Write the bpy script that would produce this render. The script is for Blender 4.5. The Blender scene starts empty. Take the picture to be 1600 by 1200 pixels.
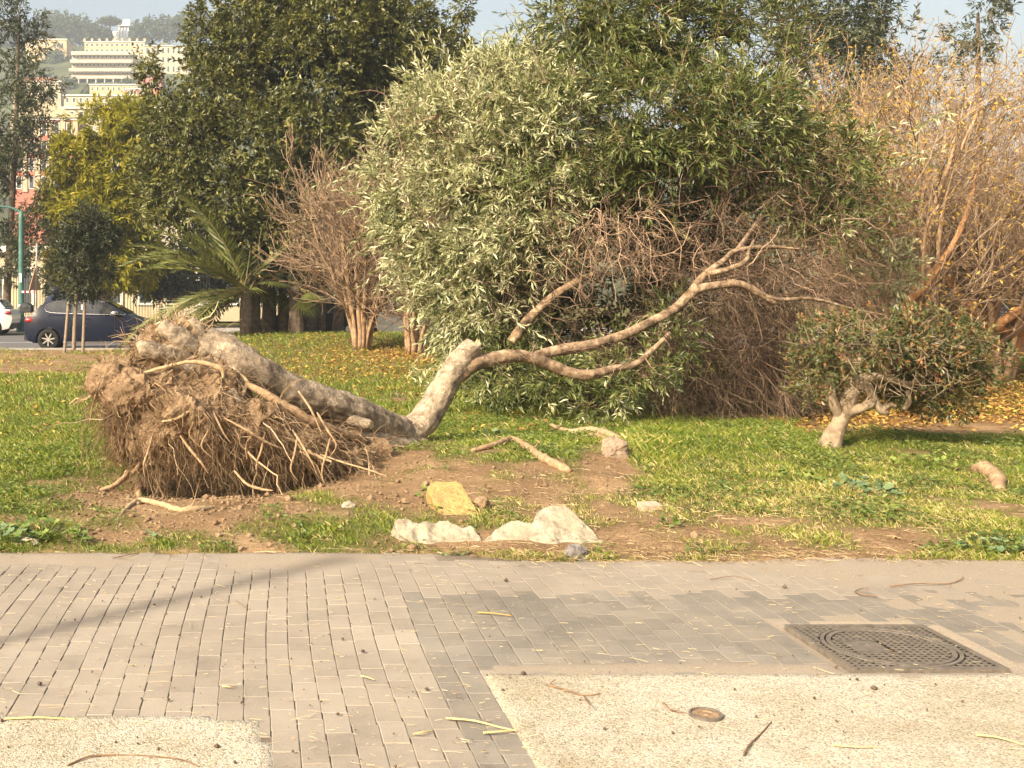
import bpy, bmesh, math
import numpy as np
from mathutils import Vector, Matrix

scene = bpy.context.scene
col = scene.collection

# ---------------------------------------------------------------- camera
F, CX, CY, H = 1770.0, 420.0, 455.0, 1.6      # focal length / principal point in photo pixels, eye height
cam_d = bpy.data.cameras.new('camera')
cam = bpy.data.objects.new('camera', cam_d)
col.objects.link(cam)
cam_d.sensor_width = 36.0
cam_d.lens = F / 1600.0 * 36.0
cam_d.shift_x = (800 - CX) / 1600.0
cam_d.shift_y = -(600 - CY) / 1600.0
cam_d.clip_start = 0.1
cam_d.clip_end = 6000
cam.location = (0, 0, H)
cam.rotation_euler = (math.radians(90), 0, 0)
scene.camera = cam

# ---------------------------------------------------------------- light
SUN_EL = math.radians(33)
sun_dir = Vector((0.72 * math.cos(SUN_EL), 0.694 * math.cos(SUN_EL), -math.sin(SUN_EL)))   # travel direction of the light
world = bpy.data.worlds.new('World')
scene.world = world
world.use_nodes = True
wn = world.node_tree
bg = wn.nodes['Background']
sky = wn.nodes.new('ShaderNodeTexSky')
sky.sky_type = 'NISHITA'
sky.sun_disc = False
sky.sun_elevation = SUN_EL
sky.sun_rotation = math.atan2(-sun_dir.x, -sun_dir.y)
sky.altitude = 20
sky.air_density = 1.3
sky.dust_density = 8.5
sky.ozone_density = 0.3
wn.links.new(sky.outputs[0], bg.inputs[0])
bg.inputs[1].default_value = 0.145
sl = bpy.data.lights.new('sun', 'SUN')
sl.energy = 4.7
sl.angle = math.radians(1.0)
sl.color = (1.0, 0.875, 0.70)
so = bpy.data.objects.new('sun', sl)
col.objects.link(so)
so.rotation_euler = sun_dir.to_track_quat('-Z', 'Y').to_euler()
so.location = (-30, -20, 30)
vs = scene.view_settings
vs.view_transform = 'Standard'
vs.look = 'None'
vs.exposure = 0.85
vs.gamma = 1.0
vs.use_curve_mapping = False
scene.cycles.max_bounces = 4
scene.cycles.diffuse_bounces = 2
scene.cycles.glossy_bounces = 2
scene.cycles.transmission_bounces = 2
scene.cycles.volume_bounces = 0
scene.cycles.transparent_max_bounces = 4
scene.cycles.caustics_reflective = False
scene.cycles.caustics_refractive = False

rng = np.random.default_rng(11)

# ---------------------------------------------------------------- numeric helpers
def nrm(a):
    return a / np.maximum(np.linalg.norm(a, axis=-1, keepdims=True), 1e-9)

def P(px, py, D):
    return np.array([(px - CX) * D / F, D, H - (py - CY) * D / F])

def _h(ix, iy, iz, s):
    h = (ix.astype(np.int64) * 374761393 + iy.astype(np.int64) * 668265263 + iz.astype(np.int64) * 2147483647 + s * 1274126177) & 0xFFFFFFFF
    h = ((h ^ (h >> 13)) * 1274126177) & 0xFFFFFFFF
    h = ((h ^ (h >> 16)) * 2246822519) & 0xFFFFFFFF
    return ((h ^ (h >> 15)) & 0xFFFFFF) / float(0xFFFFFF)

def vnoise(p, freq, seed=0):
    q = np.asarray(p, float) * freq + 1000.0
    i = np.floor(q).astype(np.int64)
    f = q - i
    f = f * f * (3 - 2 * f)
    r = 0
    for dx in (0, 1):
        for dy in (0, 1):
            for dz in (0, 1):
                w = (f[..., 0] if dx else 1 - f[..., 0]) * (f[..., 1] if dy else 1 - f[..., 1]) * (f[..., 2] if dz else 1 - f[..., 2])
                r = r + w * _h(i[..., 0] + dx, i[..., 1] + dy, i[..., 2] + dz, seed)
    return r

def fbm(p, freq, seed=0, octv=3):
    r, a, t = 0, 1.0, 0.0
    for o in range(octv):
        r = r + a * vnoise(p, freq * 2 ** o, seed + o * 17)
        t += a
        a *= 0.5
    return r / t

def sstep(a, b, x):
    t = np.clip((x - a) / (b - a), 0, 1)
    return t * t * (3 - 2 * t)

def xyz(x, y, z=0.0):
    x, y = np.broadcast_arrays(np.asarray(x, float), np.asarray(y, float))
    return np.stack([x, y, np.zeros_like(x) + z], -1)

def edge_y(x):       # where the paving ends and the lawn begins
    return 6.90 - 0.22 * sstep(0.9, 1.7, x) + 0.05 * (vnoise(xyz(x, 0), 2.3, 5) - 0.5)

PIT = (-0.45, 9.45)
def gz(x, y):
    x, y = np.broadcast_arrays(np.asarray(x, float), np.asarray(y, float))
    e = edge_y(x)
    lawn = 0.07 * sstep(0.0, 0.9, y - e)
    m = 0.15 * np.exp(-((x - 2.2) / 1.7) ** 2 - ((y - 9.9) / 1.5) ** 2)
    m = m + 0.10 * sstep(2.5, 4.5, x) * np.exp(-((y - 10.4) / 1.6) ** 2)
    m = m - 0.24 * np.exp(-((x - PIT[0]) / 0.85) ** 2 - ((y - PIT[1] + .15) / 0.6) ** 2)
    far = 1 - 0.8 * sstep(13, 17, y)
    p = xyz(x, y)
    n = 0.05 * (fbm(p, 0.9, 3) - 0.5) + 0.03 * (fbm(p, 4.0, 9, 2) - 0.5)
    on = sstep(-0.06, 0.05, y - e)
    z = (lawn + m + n * sstep(0, 0.6, y - e)) * far + 0.01
    z = z + 0.45 * sstep(19, 29, y) * sstep(-3.2, -0.8, x) * (1 - sstep(5.5, 9, x))
    z = on * z + (1 - on) * (-0.07)
    z = z * (1 - sstep(30.5, 31.2, y)) + (-0.10) * sstep(30.5, 31.2, y)
    return z

def G(px, py):
    Ds = np.arange(5.0, 45.0, 0.02)          # march the sight line to the first ground hit
    hit = np.nonzero(H - (py - CY) * Ds / F <= gz((px - CX) * Ds / F, Ds))[0]
    D = float(Ds[hit[0]]) if len(hit) else 44.0
    x = (px - CX) * D / F
    return np.array([x, D, float(gz(x, D))])

def topix(x, y, z):
    return CX + F * x / y, CY + (H - z) * F / y

# ---------------------------------------------------------------- object helpers
def wloc(o):
    v = Vector((0, 0, 0))
    while o is not None:
        v = v + o.location
        o = o.parent
    return v

def tag(o, label=None, cat=None, group=None, kind=None):
    if label: o['label'] = label
    if cat: o['category'] = cat
    if group: o['group'] = group
    if kind: o['kind'] = kind
    return o

def thing(name, label, cat, loc, group=None):
    o = bpy.data.objects.new(name, None)
    o.empty_display_size = 0.2
    col.objects.link(o)
    o.location = [float(c) for c in loc]
    return tag(o, label, cat, group)

def make_mesh(name, verts, faces, smooth=False, attrs=None, matidx=None):
    verts = np.asarray(verts, np.float32)
    if isinstance(faces, np.ndarray):
        faces = [faces]
    me = bpy.data.meshes.new(name)
    me.vertices.add(len(verts))
    me.vertices.foreach_set('co', verts.ravel())
    li, tot = [], []
    for f in faces:
        f = np.asarray(f, np.int32)
        if len(f) == 0: continue
        li.append(f.ravel()); tot.append(np.full(len(f), f.shape[1], np.int32))
    li = np.concatenate(li); tot = np.concatenate(tot)
    me.loops.add(len(li))
    me.loops.foreach_set('vertex_index', li)
    me.polygons.add(len(tot))
    st = np.zeros(len(tot), np.int32); st[1:] = np.cumsum(tot)[:-1]
    me.polygons.foreach_set('loop_start', st)
    me.polygons.foreach_set('loop_total', tot)
    me.polygons.foreach_set('use_smooth', np.full(len(tot), bool(smooth)))
    if matidx is not None:
        me.polygons.foreach_set('material_index', np.asarray(matidx, np.int32))
    me.update(calc_edges=True)
    for k, a in (attrs or {}).items():
        a = np.asarray(a, np.float32)
        if a.ndim == 1:
            at = me.attributes.new(k, 'FLOAT', 'POINT'); at.data.foreach_set('value', a)
        else:
            at = me.attributes.new(k, 'FLOAT_COLOR', 'POINT')
            if a.shape[1] == 3: a = np.concatenate([a, np.ones((len(a), 1), np.float32)], 1)
            at.data.foreach_set('color', a.ravel())
    return me

def link(name, me, mat=None, parent=None, kind=None, loc=None):
    o = bpy.data.objects.new(name, me)
    col.objects.link(o)
    if mat is not None and len(me.materials) == 0:
        for m in (mat if isinstance(mat, (list, tuple)) else [mat]): me.materials.append(m)
    o.parent = parent
    if loc is not None: o.location = [float(c) for c in loc]
    if kind: o['kind'] = kind
    return o

def part(name, geo, mat, parent=None, smooth=False, attrs=None, kind=None):
    """geo = (verts, faces) in world space; becomes a child of parent whose origin it keeps."""
    v, f = geo[0], geo[1]
    v = np.asarray(v, float)
    if parent is not None:
        v = v - np.array(wloc(parent))
    return link(name, make_mesh(name, v, f, smooth, attrs), mat, parent, kind)

def merge(*geos):
    vs_, q, t, off = [], [], [], 0
    for v, f in geos:
        v = np.asarray(v, float)
        for a in (f if isinstance(f, list) else [f]):
            a = np.asarray(a)
            if len(a) == 0: continue
            (q if a.shape[1] == 4 else t).append(a + off)
        vs_.append(v); off += len(v)
    fs = []
    if q: fs.append(np.concatenate(q))
    if t: fs.append(np.concatenate(t))
    return np.concatenate(vs_), fs

def box(c, s, rz=0.0, rx=0.0, ry=0.0):
    x, y, z = [h / 2 for h in s]
    v = np.array([[-x,-y,-z],[x,-y,-z],[x,y,-z],[-x,y,-z],[-x,-y,z],[x,-y,z],[x,y,z],[-x,y,z]], float)
    M = np.array(Matrix.Rotation(rz, 3, 'Z') @ Matrix.Rotation(ry, 3, 'Y') @ Matrix.Rotation(rx, 3, 'X'))
    v = v @ M.T + np.asarray(c, float)
    f = np.array([[0,3,2,1],[4,5,6,7],[0,1,5,4],[1,2,6,5],[2,3,7,6],[3,0,4,7]])
    return v, [f]

def bbox(x0, x1, y0, y1, z0, z1):
    return box(((x0+x1)/2, (y0+y1)/2, (z0+z1)/2), (x1-x0, y1-y0, z1-z0))

def tubes(Pn, R, sides=3, cap=False):
    Pn = np.asarray(Pn, float); R = np.asarray(R, float)
    N, K, _ = Pn.shape
    T = nrm(np.gradient(Pn, axis=1))
    ref = np.zeros((N, 1, 3)); t0 = np.abs(T.mean(1))
    ref[np.arange(N), 0, np.argmin(t0, 1)] = 1.0
    U = nrm(np.cross(T, np.broadcast_to(ref, T.shape)))
    V = np.cross(T, U)
    a = np.arange(sides) * 2 * np.pi / sides
    ring = Pn[:, :, None, :] + R[:, :, None, None] * (np.cos(a)[None, None, :, None] * U[:, :, None, :] + np.sin(a)[None, None, :, None] * V[:, :, None, :])
    verts = ring.reshape(-1, 3)
    idx = np.arange(N * K * sides).reshape(N, K, sides)
    a0 = idx[:, :-1, :]; b0 = idx[:, 1:, :]
    a1 = np.roll(a0, -1, 2); b1 = np.roll(b0, -1, 2)
    q = np.stack([a0, a1, b1, b0], -1).reshape(-1, 4)
    fs = [q]
    if cap:
        c0 = len(verts)
        verts = np.concatenate([verts, Pn[:, 0, :], Pn[:, -1, :]])
        s0 = idx[:, 0, :]; s1 = idx[:, -1, :]
        k0 = np.broadcast_to((c0 + np.arange(N))[:, None], s0.shape)
        k1 = np.broadcast_to((c0 + N + np.arange(N))[:, None], s0.shape)
        t = np.concatenate([np.stack([np.roll(s0, -1, 1), s0, k0], -1).reshape(-1, 3), np.stack([s1, np.roll(s1, -1, 1), k1], -1).reshape(-1, 3)])
        fs.append(t)
    return verts, fs

def spline(pts, n):
    pts = np.asarray(pts, float)
    d = np.concatenate([[0], np.cumsum(np.linalg.norm(np.diff(pts[:, :3], axis=0), axis=1))])
    m = len(pts)
    ext = np.concatenate([[2 * pts[0] - pts[1]], pts, [2 * pts[-1] - pts[-2]]])
    u = np.interp(np.linspace(0, d[-1], n), d, np.arange(m))
    i = np.minimum(u.astype(int), m - 2); t = (u - i)[:, None]
    p0, p1, p2, p3 = ext[i], ext[i + 1], ext[i + 2], ext[i + 3]
    return 0.5 * ((2 * p1) + (-p0 + p2) * t + (2 * p0 - 5 * p1 + 4 * p2 - p3) * t ** 2 + (-p0 + 3 * p1 - 3 * p2 + p3) * t ** 3)

def limb(pts, sides=14, n=None, rough=0.12, freq=9.0, seed=1, fine=0.0, ridge=0.0):
    """a tapered, knobbly branch through (x, y, z, r) points"""
    pts = np.asarray(pts, float)
    L = np.linalg.norm(np.diff(pts[:, :3], axis=0), axis=1).sum()
    rm = max(pts[:, 3].mean(), 1e-4)
    n = n or int(np.clip(L / (rm * 0.5), 5, 70))
    s = spline(pts, n)
    r = np.maximum(s[:, 3], 0.001)
    v, f = tubes(s[None, :, :3], r[None], sides, cap=True)
    cen = np.concatenate([np.repeat(s[:, :3], sides, 0), s[[0, -1], :3]])
    rr = np.concatenate([np.repeat(r, sides), [0, 0]])
    d = v - cen
    stretch = nrm(np.gradient(s[:, :3], axis=0))
    k = (fbm(v * (1.0 / np.maximum(rm, .01)) * 0.6, freq / 9.0, seed) - 0.5) * 2 * rough
    if fine: k = k + (vnoise(v, 38, seed + 3) - 0.5) * 2 * fine
    if ridge:      # lengthwise bark fissures
        aa = np.tile(np.arange(sides) * 2 * np.pi / sides, n); sl_ = np.repeat(np.concatenate([[0], np.cumsum(np.linalg.norm(np.diff(s[:, :3], axis=0), axis=1))]), sides)
        q = np.stack([np.cos(aa) * 3.2, np.sin(aa) * 3.2, sl_ * 3.5 + np.repeat(r, sides) * 0], -1)
        rg = np.abs(fbm(q, 1.0, seed + 31, 3) - 0.5) * 2
        kn = np.clip(vnoise(np.stack([np.cos(aa), np.sin(aa), sl_ * 6], -1), 1.0, seed + 77) - .78, 0, 1) * 4
        k = k + np.concatenate([(rg - 0.25) * ridge + kn * ridge * 1.2, [0, 0]])
    return cen + d * (1 + k)[:, None], f

def pixlimb(pts, **kw):
    return limb([list(P(a, b, D)) + [r] for a, b, D, r in pts], **kw)

def branch(Pp, Rp, M, K, length, t0, t1, ang, up=0.0, curl=0.15, rs=0.55, rend=0.3, lvar=0.4, out=None, grav=0.0, rmin=0.001):
    N, Kp, _ = Pp.shape
    idx = np.repeat(np.arange(N), M)
    tn = rng.uniform(t0, t1, N * M)
    t = tn * (Kp - 1); i = np.minimum(t.astype(int), Kp - 2); f = (t - i)[:, None]
    a, b = Pp[idx, i], Pp[idx, i + 1]
    pos = a * (1 - f) + b * f
    tan = nrm(b - a)
    rr = (Rp[idx, i] * (1 - f[:, 0]) + Rp[idx, i + 1] * f[:, 0]) * rs
    rnd = nrm(rng.normal(size=(N * M, 3)))
    perp = nrm(np.cross(tan, rnd))
    A = np.abs(rng.normal(ang, ang * 0.3, N * M))[:, None]
    d = nrm(tan * np.cos(A) + perp * np.sin(A) + np.array([0, 0, up]))
    L = length * (1 - 0.45 * (tn - t0) / max(t1 - t0, 1e-3)) * rng.uniform(1 - lvar, 1 + lvar, N * M)
    pts = [pos]
    for k in range(K - 1):
        d = nrm(d + curl * rng.normal(size=d.shape) + np.array([0, 0, up * 0.25 - grav * (k + 1) / K]))
        pos = pos + d * (L / (K - 1))[:, None]
        pts.append(pos)
    R = np.maximum(rr[:, None] * np.linspace(1, rend, K)[None], rmin)
    return np.stack(pts, 1), R

def rotdir(d, ang):
    perp = nrm(np.cross(d, rng.normal(size=d.shape)))
    return nrm(d * np.cos(ang)[:, None] + perp * np.sin(ang)[:, None])

def leaf_geo(pos, d, n, L, W, bend=0.1):
    side = nrm(np.cross(d, n))
    up = np.cross(side, d)
    L = np.broadcast_to(L, (len(pos),))[:, None]; W = np.broadcast_to(W, (len(pos),))[:, None]
    mid = pos + d * L * 0.5 + up * L * bend
    v = np.stack([pos, mid + side * W * 0.5, pos + d * L, mid - side * W * 0.5], 1).reshape(-1, 3)
    f = np.arange(len(pos) * 4).reshape(-1, 4)
    return v, [f]

def blob_pts(blobs, dens, shell=0.55, gap=0.0, gfreq=1.5, seed=0, pix=True):
    """points and outward directions in ellipsoids (px, py, D, rx_px, rz_px, ry_m[, weight])"""
    ps, os_ = [], []
    for bl in blobs:
        if pix:
            c = P(*bl[:3]); D = bl[2]
            r = np.array([bl[3] * D / F, bl[5], bl[4] * D / F])
        else:
            c = np.array(bl[:3], float); r = np.array(bl[3:6], float)
        w = bl[6] if len(bl) > 6 else 1.0
        p = 1.6
        area = 4 * np.pi * (((r[0]*r[1])**p + (r[0]*r[2])**p + (r[1]*r[2])**p) / 3) ** (1 / p)
        n = int(area * dens * w)
        u = nrm(rng.normal(size=(n, 3)))
        rr = 1 - shell * rng.random(n) ** 1.6
        ps.append(c + u * r * rr[:, None] * (0.58 + 0.80 * fbm(u, 2.2, int(abs(bl[0])), 2))[:, None])
        os_.append(nrm(u / r))
    p = np.concatenate(ps); o = np.concatenate(os_)
    if gap > 0:
        k = fbm(p, gfreq, seed, 2) > gap
        p, o = p[k], o[k]
    k = p[:, 2] > np.where(p[:, 1] < 31, gz(p[:, 0], p[:, 1]), -0.1) + 0.02
    return p[k], o[k]

def sprigs(pos, out, nleaf, slen, L, W, droop=0.2, ang=(0.5, 1.1), mixr=0.7, bend=0.08, lvar=0.3, nup=0.6):
    n = len(pos)
    ax = nrm(out * 0.8 + mixr * rng.normal(size=(n, 3)) + np.array([0, 0, -droop]))
    sl_ = slen * rng.uniform(0.6, 1.3, n)
    idx = np.repeat(np.arange(n), nleaf)
    t = np.tile((np.arange(nleaf) + 0.5) / nleaf, n) + rng.uniform(-.5, .5, n * nleaf) / nleaf
    base = pos[idx] + ax[idx] * (sl_[idx] * t)[:, None]
    d = rotdir(ax[idx], rng.uniform(*ang, n * nleaf) * (1.15 - 0.5 * t))
    nn = rng.normal(size=d.shape) * (1 - nup) + np.array([0, 0, 1.0]) * nup + out[idx] * 0.3
    LL = L * rng.uniform(1 - lvar, 1 + lvar, len(d))
    geo = leaf_geo(base, d, nn, LL, W * LL / L, bend)
    v = np.clip(0.55 * rng.random(n)[idx] + 0.45 * rng.random(len(d)), 0, 1)
    tw = np.stack([pos - ax * (sl_ * 0.4)[:, None], pos + ax * (sl_ * 0.3)[:, None], pos + ax * sl_[:, None]], 1)
    return geo, np.repeat(v, 4), tw

def remesh(geo, voxel):
    me = make_mesh('tmp', geo[0], geo[1])
    o = bpy.data.objects.new('tmp', me); col.objects.link(o)
    m = o.modifiers.new('r', 'REMESH'); m.mode = 'VOXEL'; m.voxel_size = voxel
    dg = bpy.context.evaluated_depsgraph_get()
    ev = o.evaluated_get(dg).to_mesh()
    v = np.zeros(len(ev.vertices) * 3, np.float32); ev.vertices.foreach_get('co', v)
    ls = np.zeros(len(ev.loops), np.int32); ev.loops.foreach_get('vertex_index', ls)
    nv = np.zeros(len(ev.vertices) * 3, np.float32); ev.vertices.foreach_get('normal', nv)
    lt = np.zeros(len(ev.polygons), np.int32); ev.polygons.foreach_get('loop_total', lt)
    st = np.cumsum(lt) - lt
    fs = []
    for k in (3, 4):
        s = st[lt == k]
        if len(s): fs.append(ls[s[:, None] + np.arange(k)[None]])
    bpy.data.objects.remove(o); bpy.data.meshes.remove(me)
    return v.reshape(-1, 3).astype(float), fs, nv.reshape(-1, 3).astype(float)

def ellipsoid(c, r, sub=3):
    bm = bmesh.new(); bmesh.ops.create_icosphere(bm, subdivisions=sub, radius=1.0)
    v = np.array([x.co for x in bm.verts]); f = np.array([[a.index for a in x.verts] for x in bm.faces]); bm.free()
    return v * np.asarray(r) + np.asarray(c), [f]

def lathe(prof, n=24, axis='Z', c=(0, 0, 0)):
    prof = np.asarray(prof, float); a = np.arange(n) * 2 * np.pi / n
    K = len(prof)
    x = prof[:, 0][:, None] * np.cos(a); y = prof[:, 0][:, None] * np.sin(a); z = np.repeat(prof[:, 1][:, None], n, 1)
    v = np.stack([x, y, z], -1).reshape(-1, 3)
    if axis == 'Y': v = v[:, [0, 2, 1]] * np.array([1, 1, -1])
    if axis == 'X': v = v[:, [2, 1, 0]]
    idx = np.arange(K * n).reshape(K, n)
    q = np.stack([idx[:-1], np.roll(idx[:-1], -1, 1), np.roll(idx[1:], -1, 1), idx[1:]], -1).reshape(-1, 4)
    return v + np.asarray(c, float), [q]

def prism(poly, axis, a0, a1):
    """extrude a 2D outline along an axis ('Y': poly is (x,z), 'Z': poly is (x,y)); returns triangulated solid"""
    bm = bmesh.new()
    mk = (lambda p, a: (p[0], a, p[1])) if axis == 'Y' else ((lambda p, a: (p[0], p[1], a)) if axis == 'Z' else (lambda p, a: (a, p[0], p[1])))
    v0 = [bm.verts.new(mk(p, a0)) for p in poly]; v1 = [bm.verts.new(mk(p, a1)) for p in poly]
    n = len(poly)
    bm.faces.new(v0); bm.faces.new(v1[::-1])
    for i in range(n): bm.faces.new((v0[i], v0[(i+1) % n], v1[(i+1) % n], v1[i]))
    bmesh.ops.recalc_face_normals(bm, faces=bm.faces)
    bmesh.ops.triangulate(bm, faces=bm.faces)
    v = np.array([x.co for x in bm.verts]); bm.verts.index_update()
    f = np.array([[a.index for a in x.verts] for x in bm.faces]); bm.free()
    return v, [f]

# ---------------------------------------------------------------- materials
def mat(name, rough=0.8, spec=0.2):
    m = bpy.data.materials.new(name); m.use_nodes = True
    b = m.node_tree.nodes['Principled BSDF']
    b.inputs['Roughness'].default_value = rough
    b.inputs['Specular IOR Level'].default_value = spec
    return m, m.node_tree.nodes, m.node_tree.links, b

def ramp(nd, stops, interp='LINEAR'):
    r = nd.new('ShaderNodeValToRGB'); r.color_ramp.interpolation = interp
    el = r.color_ramp.elements
    while len(el) < len(stops): el.new(0.5)
    for e, (p, c) in zip(el, stops):
        e.position = p; e.color = (*c, 1)
    return r

def noise(nd, lk, scale, detail=4, rough=0.55, coord='Object', stretch=None):
    tc = nd.new('ShaderNodeTexCoord'); n = nd.new('ShaderNodeTexNoise')
    n.inputs['Scale'].default_value = scale; n.inputs['Detail'].default_value = detail; n.inputs['Roughness'].default_value = rough
    src = tc.outputs[coord]
    if stretch:
        mp = nd.new('ShaderNodeMapping'); mp.inputs['Scale'].default_value = stretch
        lk.new(src, mp.inputs[0]); src = mp.outputs[0]
    lk.new(src, n.inputs['Vector'])
    return n

def bump(nd, lk, src, b, strength=0.5, dist=0.02):
    bp = nd.new('ShaderNodeBump'); bp.inputs['Strength'].default_value = strength; bp.inputs['Distance'].default_value = dist
    lk.new(src, bp.inputs['Height']); lk.new(bp.outputs[0], b.inputs['Normal'])
    return bp

def plain(name, c, rough=0.7, spec=0.3, metal=0.0, var=0.12, scale=6.0, bmp=0.0):
    m, nd, lk, b = mat(name, rough, spec)
    n = noise(nd, lk, scale)
    lo = tuple(max(0, x * (1 - var)) for x in c); hi = tuple(min(1, x * (1 + var)) for x in c)
    r = ramp(nd, [(0.3, lo), (0.7, hi)])
    lk.new(n.outputs['Fac'], r.inputs[0]); lk.new(r.outputs[0], b.inputs['Base Color'])
    b.inputs['Metallic'].default_value = metal
    if bmp: bump(nd, lk, n.outputs['Fac'], b, bmp)
    return m

def leaf_mat(name, stops, transl=0.25, rough=0.5, spec=0.35, tint=1.3):
    m, nd, lk, b = mat(name, rough, spec)
    at = nd.new('ShaderNodeAttribute'); at.attribute_name = 'v'
    r = ramp(nd, stops)
    lk.new(at.outputs['Fac'], r.inputs[0]); lk.new(r.outputs[0], b.inputs['Base Color'])
    if transl:
        tr = nd.new('ShaderNodeBsdfTranslucent')
        mx = nd.new('ShaderNodeMixRGB'); mx.blend_type = 'MULTIPLY'; mx.inputs[0].default_value = 1
        mx.inputs[2].default_value = (tint, tint, 0.7, 1)
        lk.new(r.outputs[0], mx.inputs[1]); lk.new(mx.outputs[0], tr.inputs[0])
        ms = nd.new('ShaderNodeMixShader'); ms.inputs[0].default_value = transl
        lk.new(b.outputs[0], ms.inputs[1]); lk.new(tr.outputs[0], ms.inputs[2])
        lk.new(ms.outputs[0], nd['Material Output'].inputs[0])
    return m

def bark_mat(name, stops, scale=14.0, bmp=0.6, stretch=(1, 1, 1), dist=0.015, speck=None, blotch=None):
    m, nd, lk, b = mat(name, 0.9, 0.1)
    n = noise(nd, lk, scale, 8, 0.65, stretch=stretch)
    r = ramp(nd, stops)
    lk.new(n.outputs['Fac'], r.inputs[0])
    out = r.outputs[0]
    if speck:
        n2 = noise(nd, lk, speck[0], 3, 0.6)
        r2 = ramp(nd, [(speck[1], (0, 0, 0)), (speck[1] + 0.07, (1, 1, 1))])
        lk.new(n2.outputs['Fac'], r2.inputs[0])
        mx = nd.new('ShaderNodeMixRGB'); mx.inputs[2].default_value = (*speck[2], 1)
        lk.new(r2.outputs[0], mx.inputs[0]); lk.new(out, mx.inputs[1]); out = mx.outputs[0]
    if blotch:
        n3 = noise(nd, lk, blotch[0], 5, 0.65); r3 = ramp(nd, [(0.36, (blotch[1],) * 3), (0.58, (1.1, 1.1, 1.1))])
        lk.new(n3.outputs['Fac'], r3.inputs[0])
        m3 = nd.new('ShaderNodeMixRGB'); m3.blend_type = 'MULTIPLY'; m3.inputs[0].default_value = 1
        lk.new(out, m3.inputs[1]); lk.new(r3.outputs[0], m3.inputs[2]); out = m3.outputs[0]
    lk.new(out, b.inputs['Base Color'])
    bump(nd, lk, n.outputs['Fac'], b, bmp, dist)
    return m

# ================================================================ ground cover masks
def el(px, py, cx, cy, rx, ry):
    return np.exp(-((px - cx) / rx) ** 2 - ((py - cy) / ry) ** 2)

DIRT = [(330, 775, 215, 42, 1.5), (560, 745, 150, 60, 1.4), (700, 760, 150, 62, 1.2), (860, 770, 110, 60, 1.0), (950, 745, 55, 85, 1.4),
        (1000, 840, 110, 38, 1.1), (480, 700, 140, 40, 1.2), (250, 830, 150, 20, .7), (800, 850, 200, 26, 1.2), (1200, 872, 420, 12, .7),
        (1420, 850, 110, 20, .5), (700, 700, 120, 22, .6), (900, 690, 60, 30, .6), (430, 590, 70, 16, 0.9), (640, 620, 60, 14, .5), (1560, 760, 60, 40, .5),
        (340, 840, 190, 22, .6), (1130, 790, 60, 30, .5)]
def cover(x, y):
    z = gz(x, y)
    px, py = topix(x, np.maximum(y, 1.0), z)
    p = xyz(x, y)
    n1 = fbm(p, 0.8, 21); n2 = fbm(p, 3.2, 33, 2)
    d = 0
    for cx, cy, rx, ry, w in DIRT: d = np.maximum(d, w * el(px, py, cx, cy, rx, ry))
    path_l = sstep(542, 548, py) * (1 - sstep(578, 590, py)) * (1 - sstep(200, 420, px))
    path_r = sstep(645, 652, py) * (1 - sstep(672, 684, py + 0.0 * px)) * sstep(1225, 1270, px)
    d = np.maximum(d, np.maximum(0.95 * path_l, 1.5 * path_r))
    thin = 0.55 * el(px, py, 1250, 830, 460, 60) + 0.35 * el(px, py, 80, 800, 160, 50) - .35 * el(px, py, 1100, 680, 320, 30) - .3 * el(px, py, 60, 660, 150, 60)
    g = np.clip(1.32 - 1.30 * d - thin + 1.7 * (n1 - 0.5) + 2.2 * (n2 - 0.5) - 0.2 * (y > 15), 0, 1)
    g = np.where(y < edge_y(x) + 0.02, 0, g)
    dry = np.clip(0.95 * el(px, py, 1250, 800, 380, 75) + 0.5 * el(px, py, 1150, 870, 500, 25) + 0.45 * el(px, py, 60, 600, 160, 40) + 0.5 * el(px, py, 820, 790, 140, 60) + 1.3 * (n2 - 0.5) + 0.5 * (n1 - .5), 0, 1)
    litter = np.clip(1.2 * sstep(1220, 1300, px) * sstep(575, 590, py) * (1 - sstep(648, 668, py)) + 0.5 * el(px, py, 1330, 665, 160, 14)
                     + 0.5 * el(px, py, 560, 565, 170, 40) + 0.9 * el(px, py, 650, 552, 60, 14) + 0.35 * sstep(1300, 1500, px) * (1 - sstep(600, 640, py)) + 0.8 * (n2 - 0.55), 0, 1) * (y > 11.5)
    return g, dry, litter, px, py

# ================================================================ ground sheet
def spaced(segs):
    out = []
    for a, b, n in segs: out.append(np.linspace(a, b, n, endpoint=False))
    out.append([segs[-1][1]])
    return np.concatenate(out)
gx = spaced([(-1500, -200, 6), (-200, -30, 10), (-30, -6, 24), (-6, 9.5, 210), (9.5, 30, 26), (30, 200, 10), (200, 1500, 6)])
gy = spaced([(-60, -5, 6), (-5, 6.4, 8), (6.4, 12.5, 100), (12.5, 20, 36), (20, 31, 30), (31, 60, 14), (60, 200, 8), (200, 3500, 10)])
XX, YY = np.meshgrid(gx, gy)
ZZ = gz(XX, YY)
g_, dry_, lit_, px_, py_ = cover(XX, YY)
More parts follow.
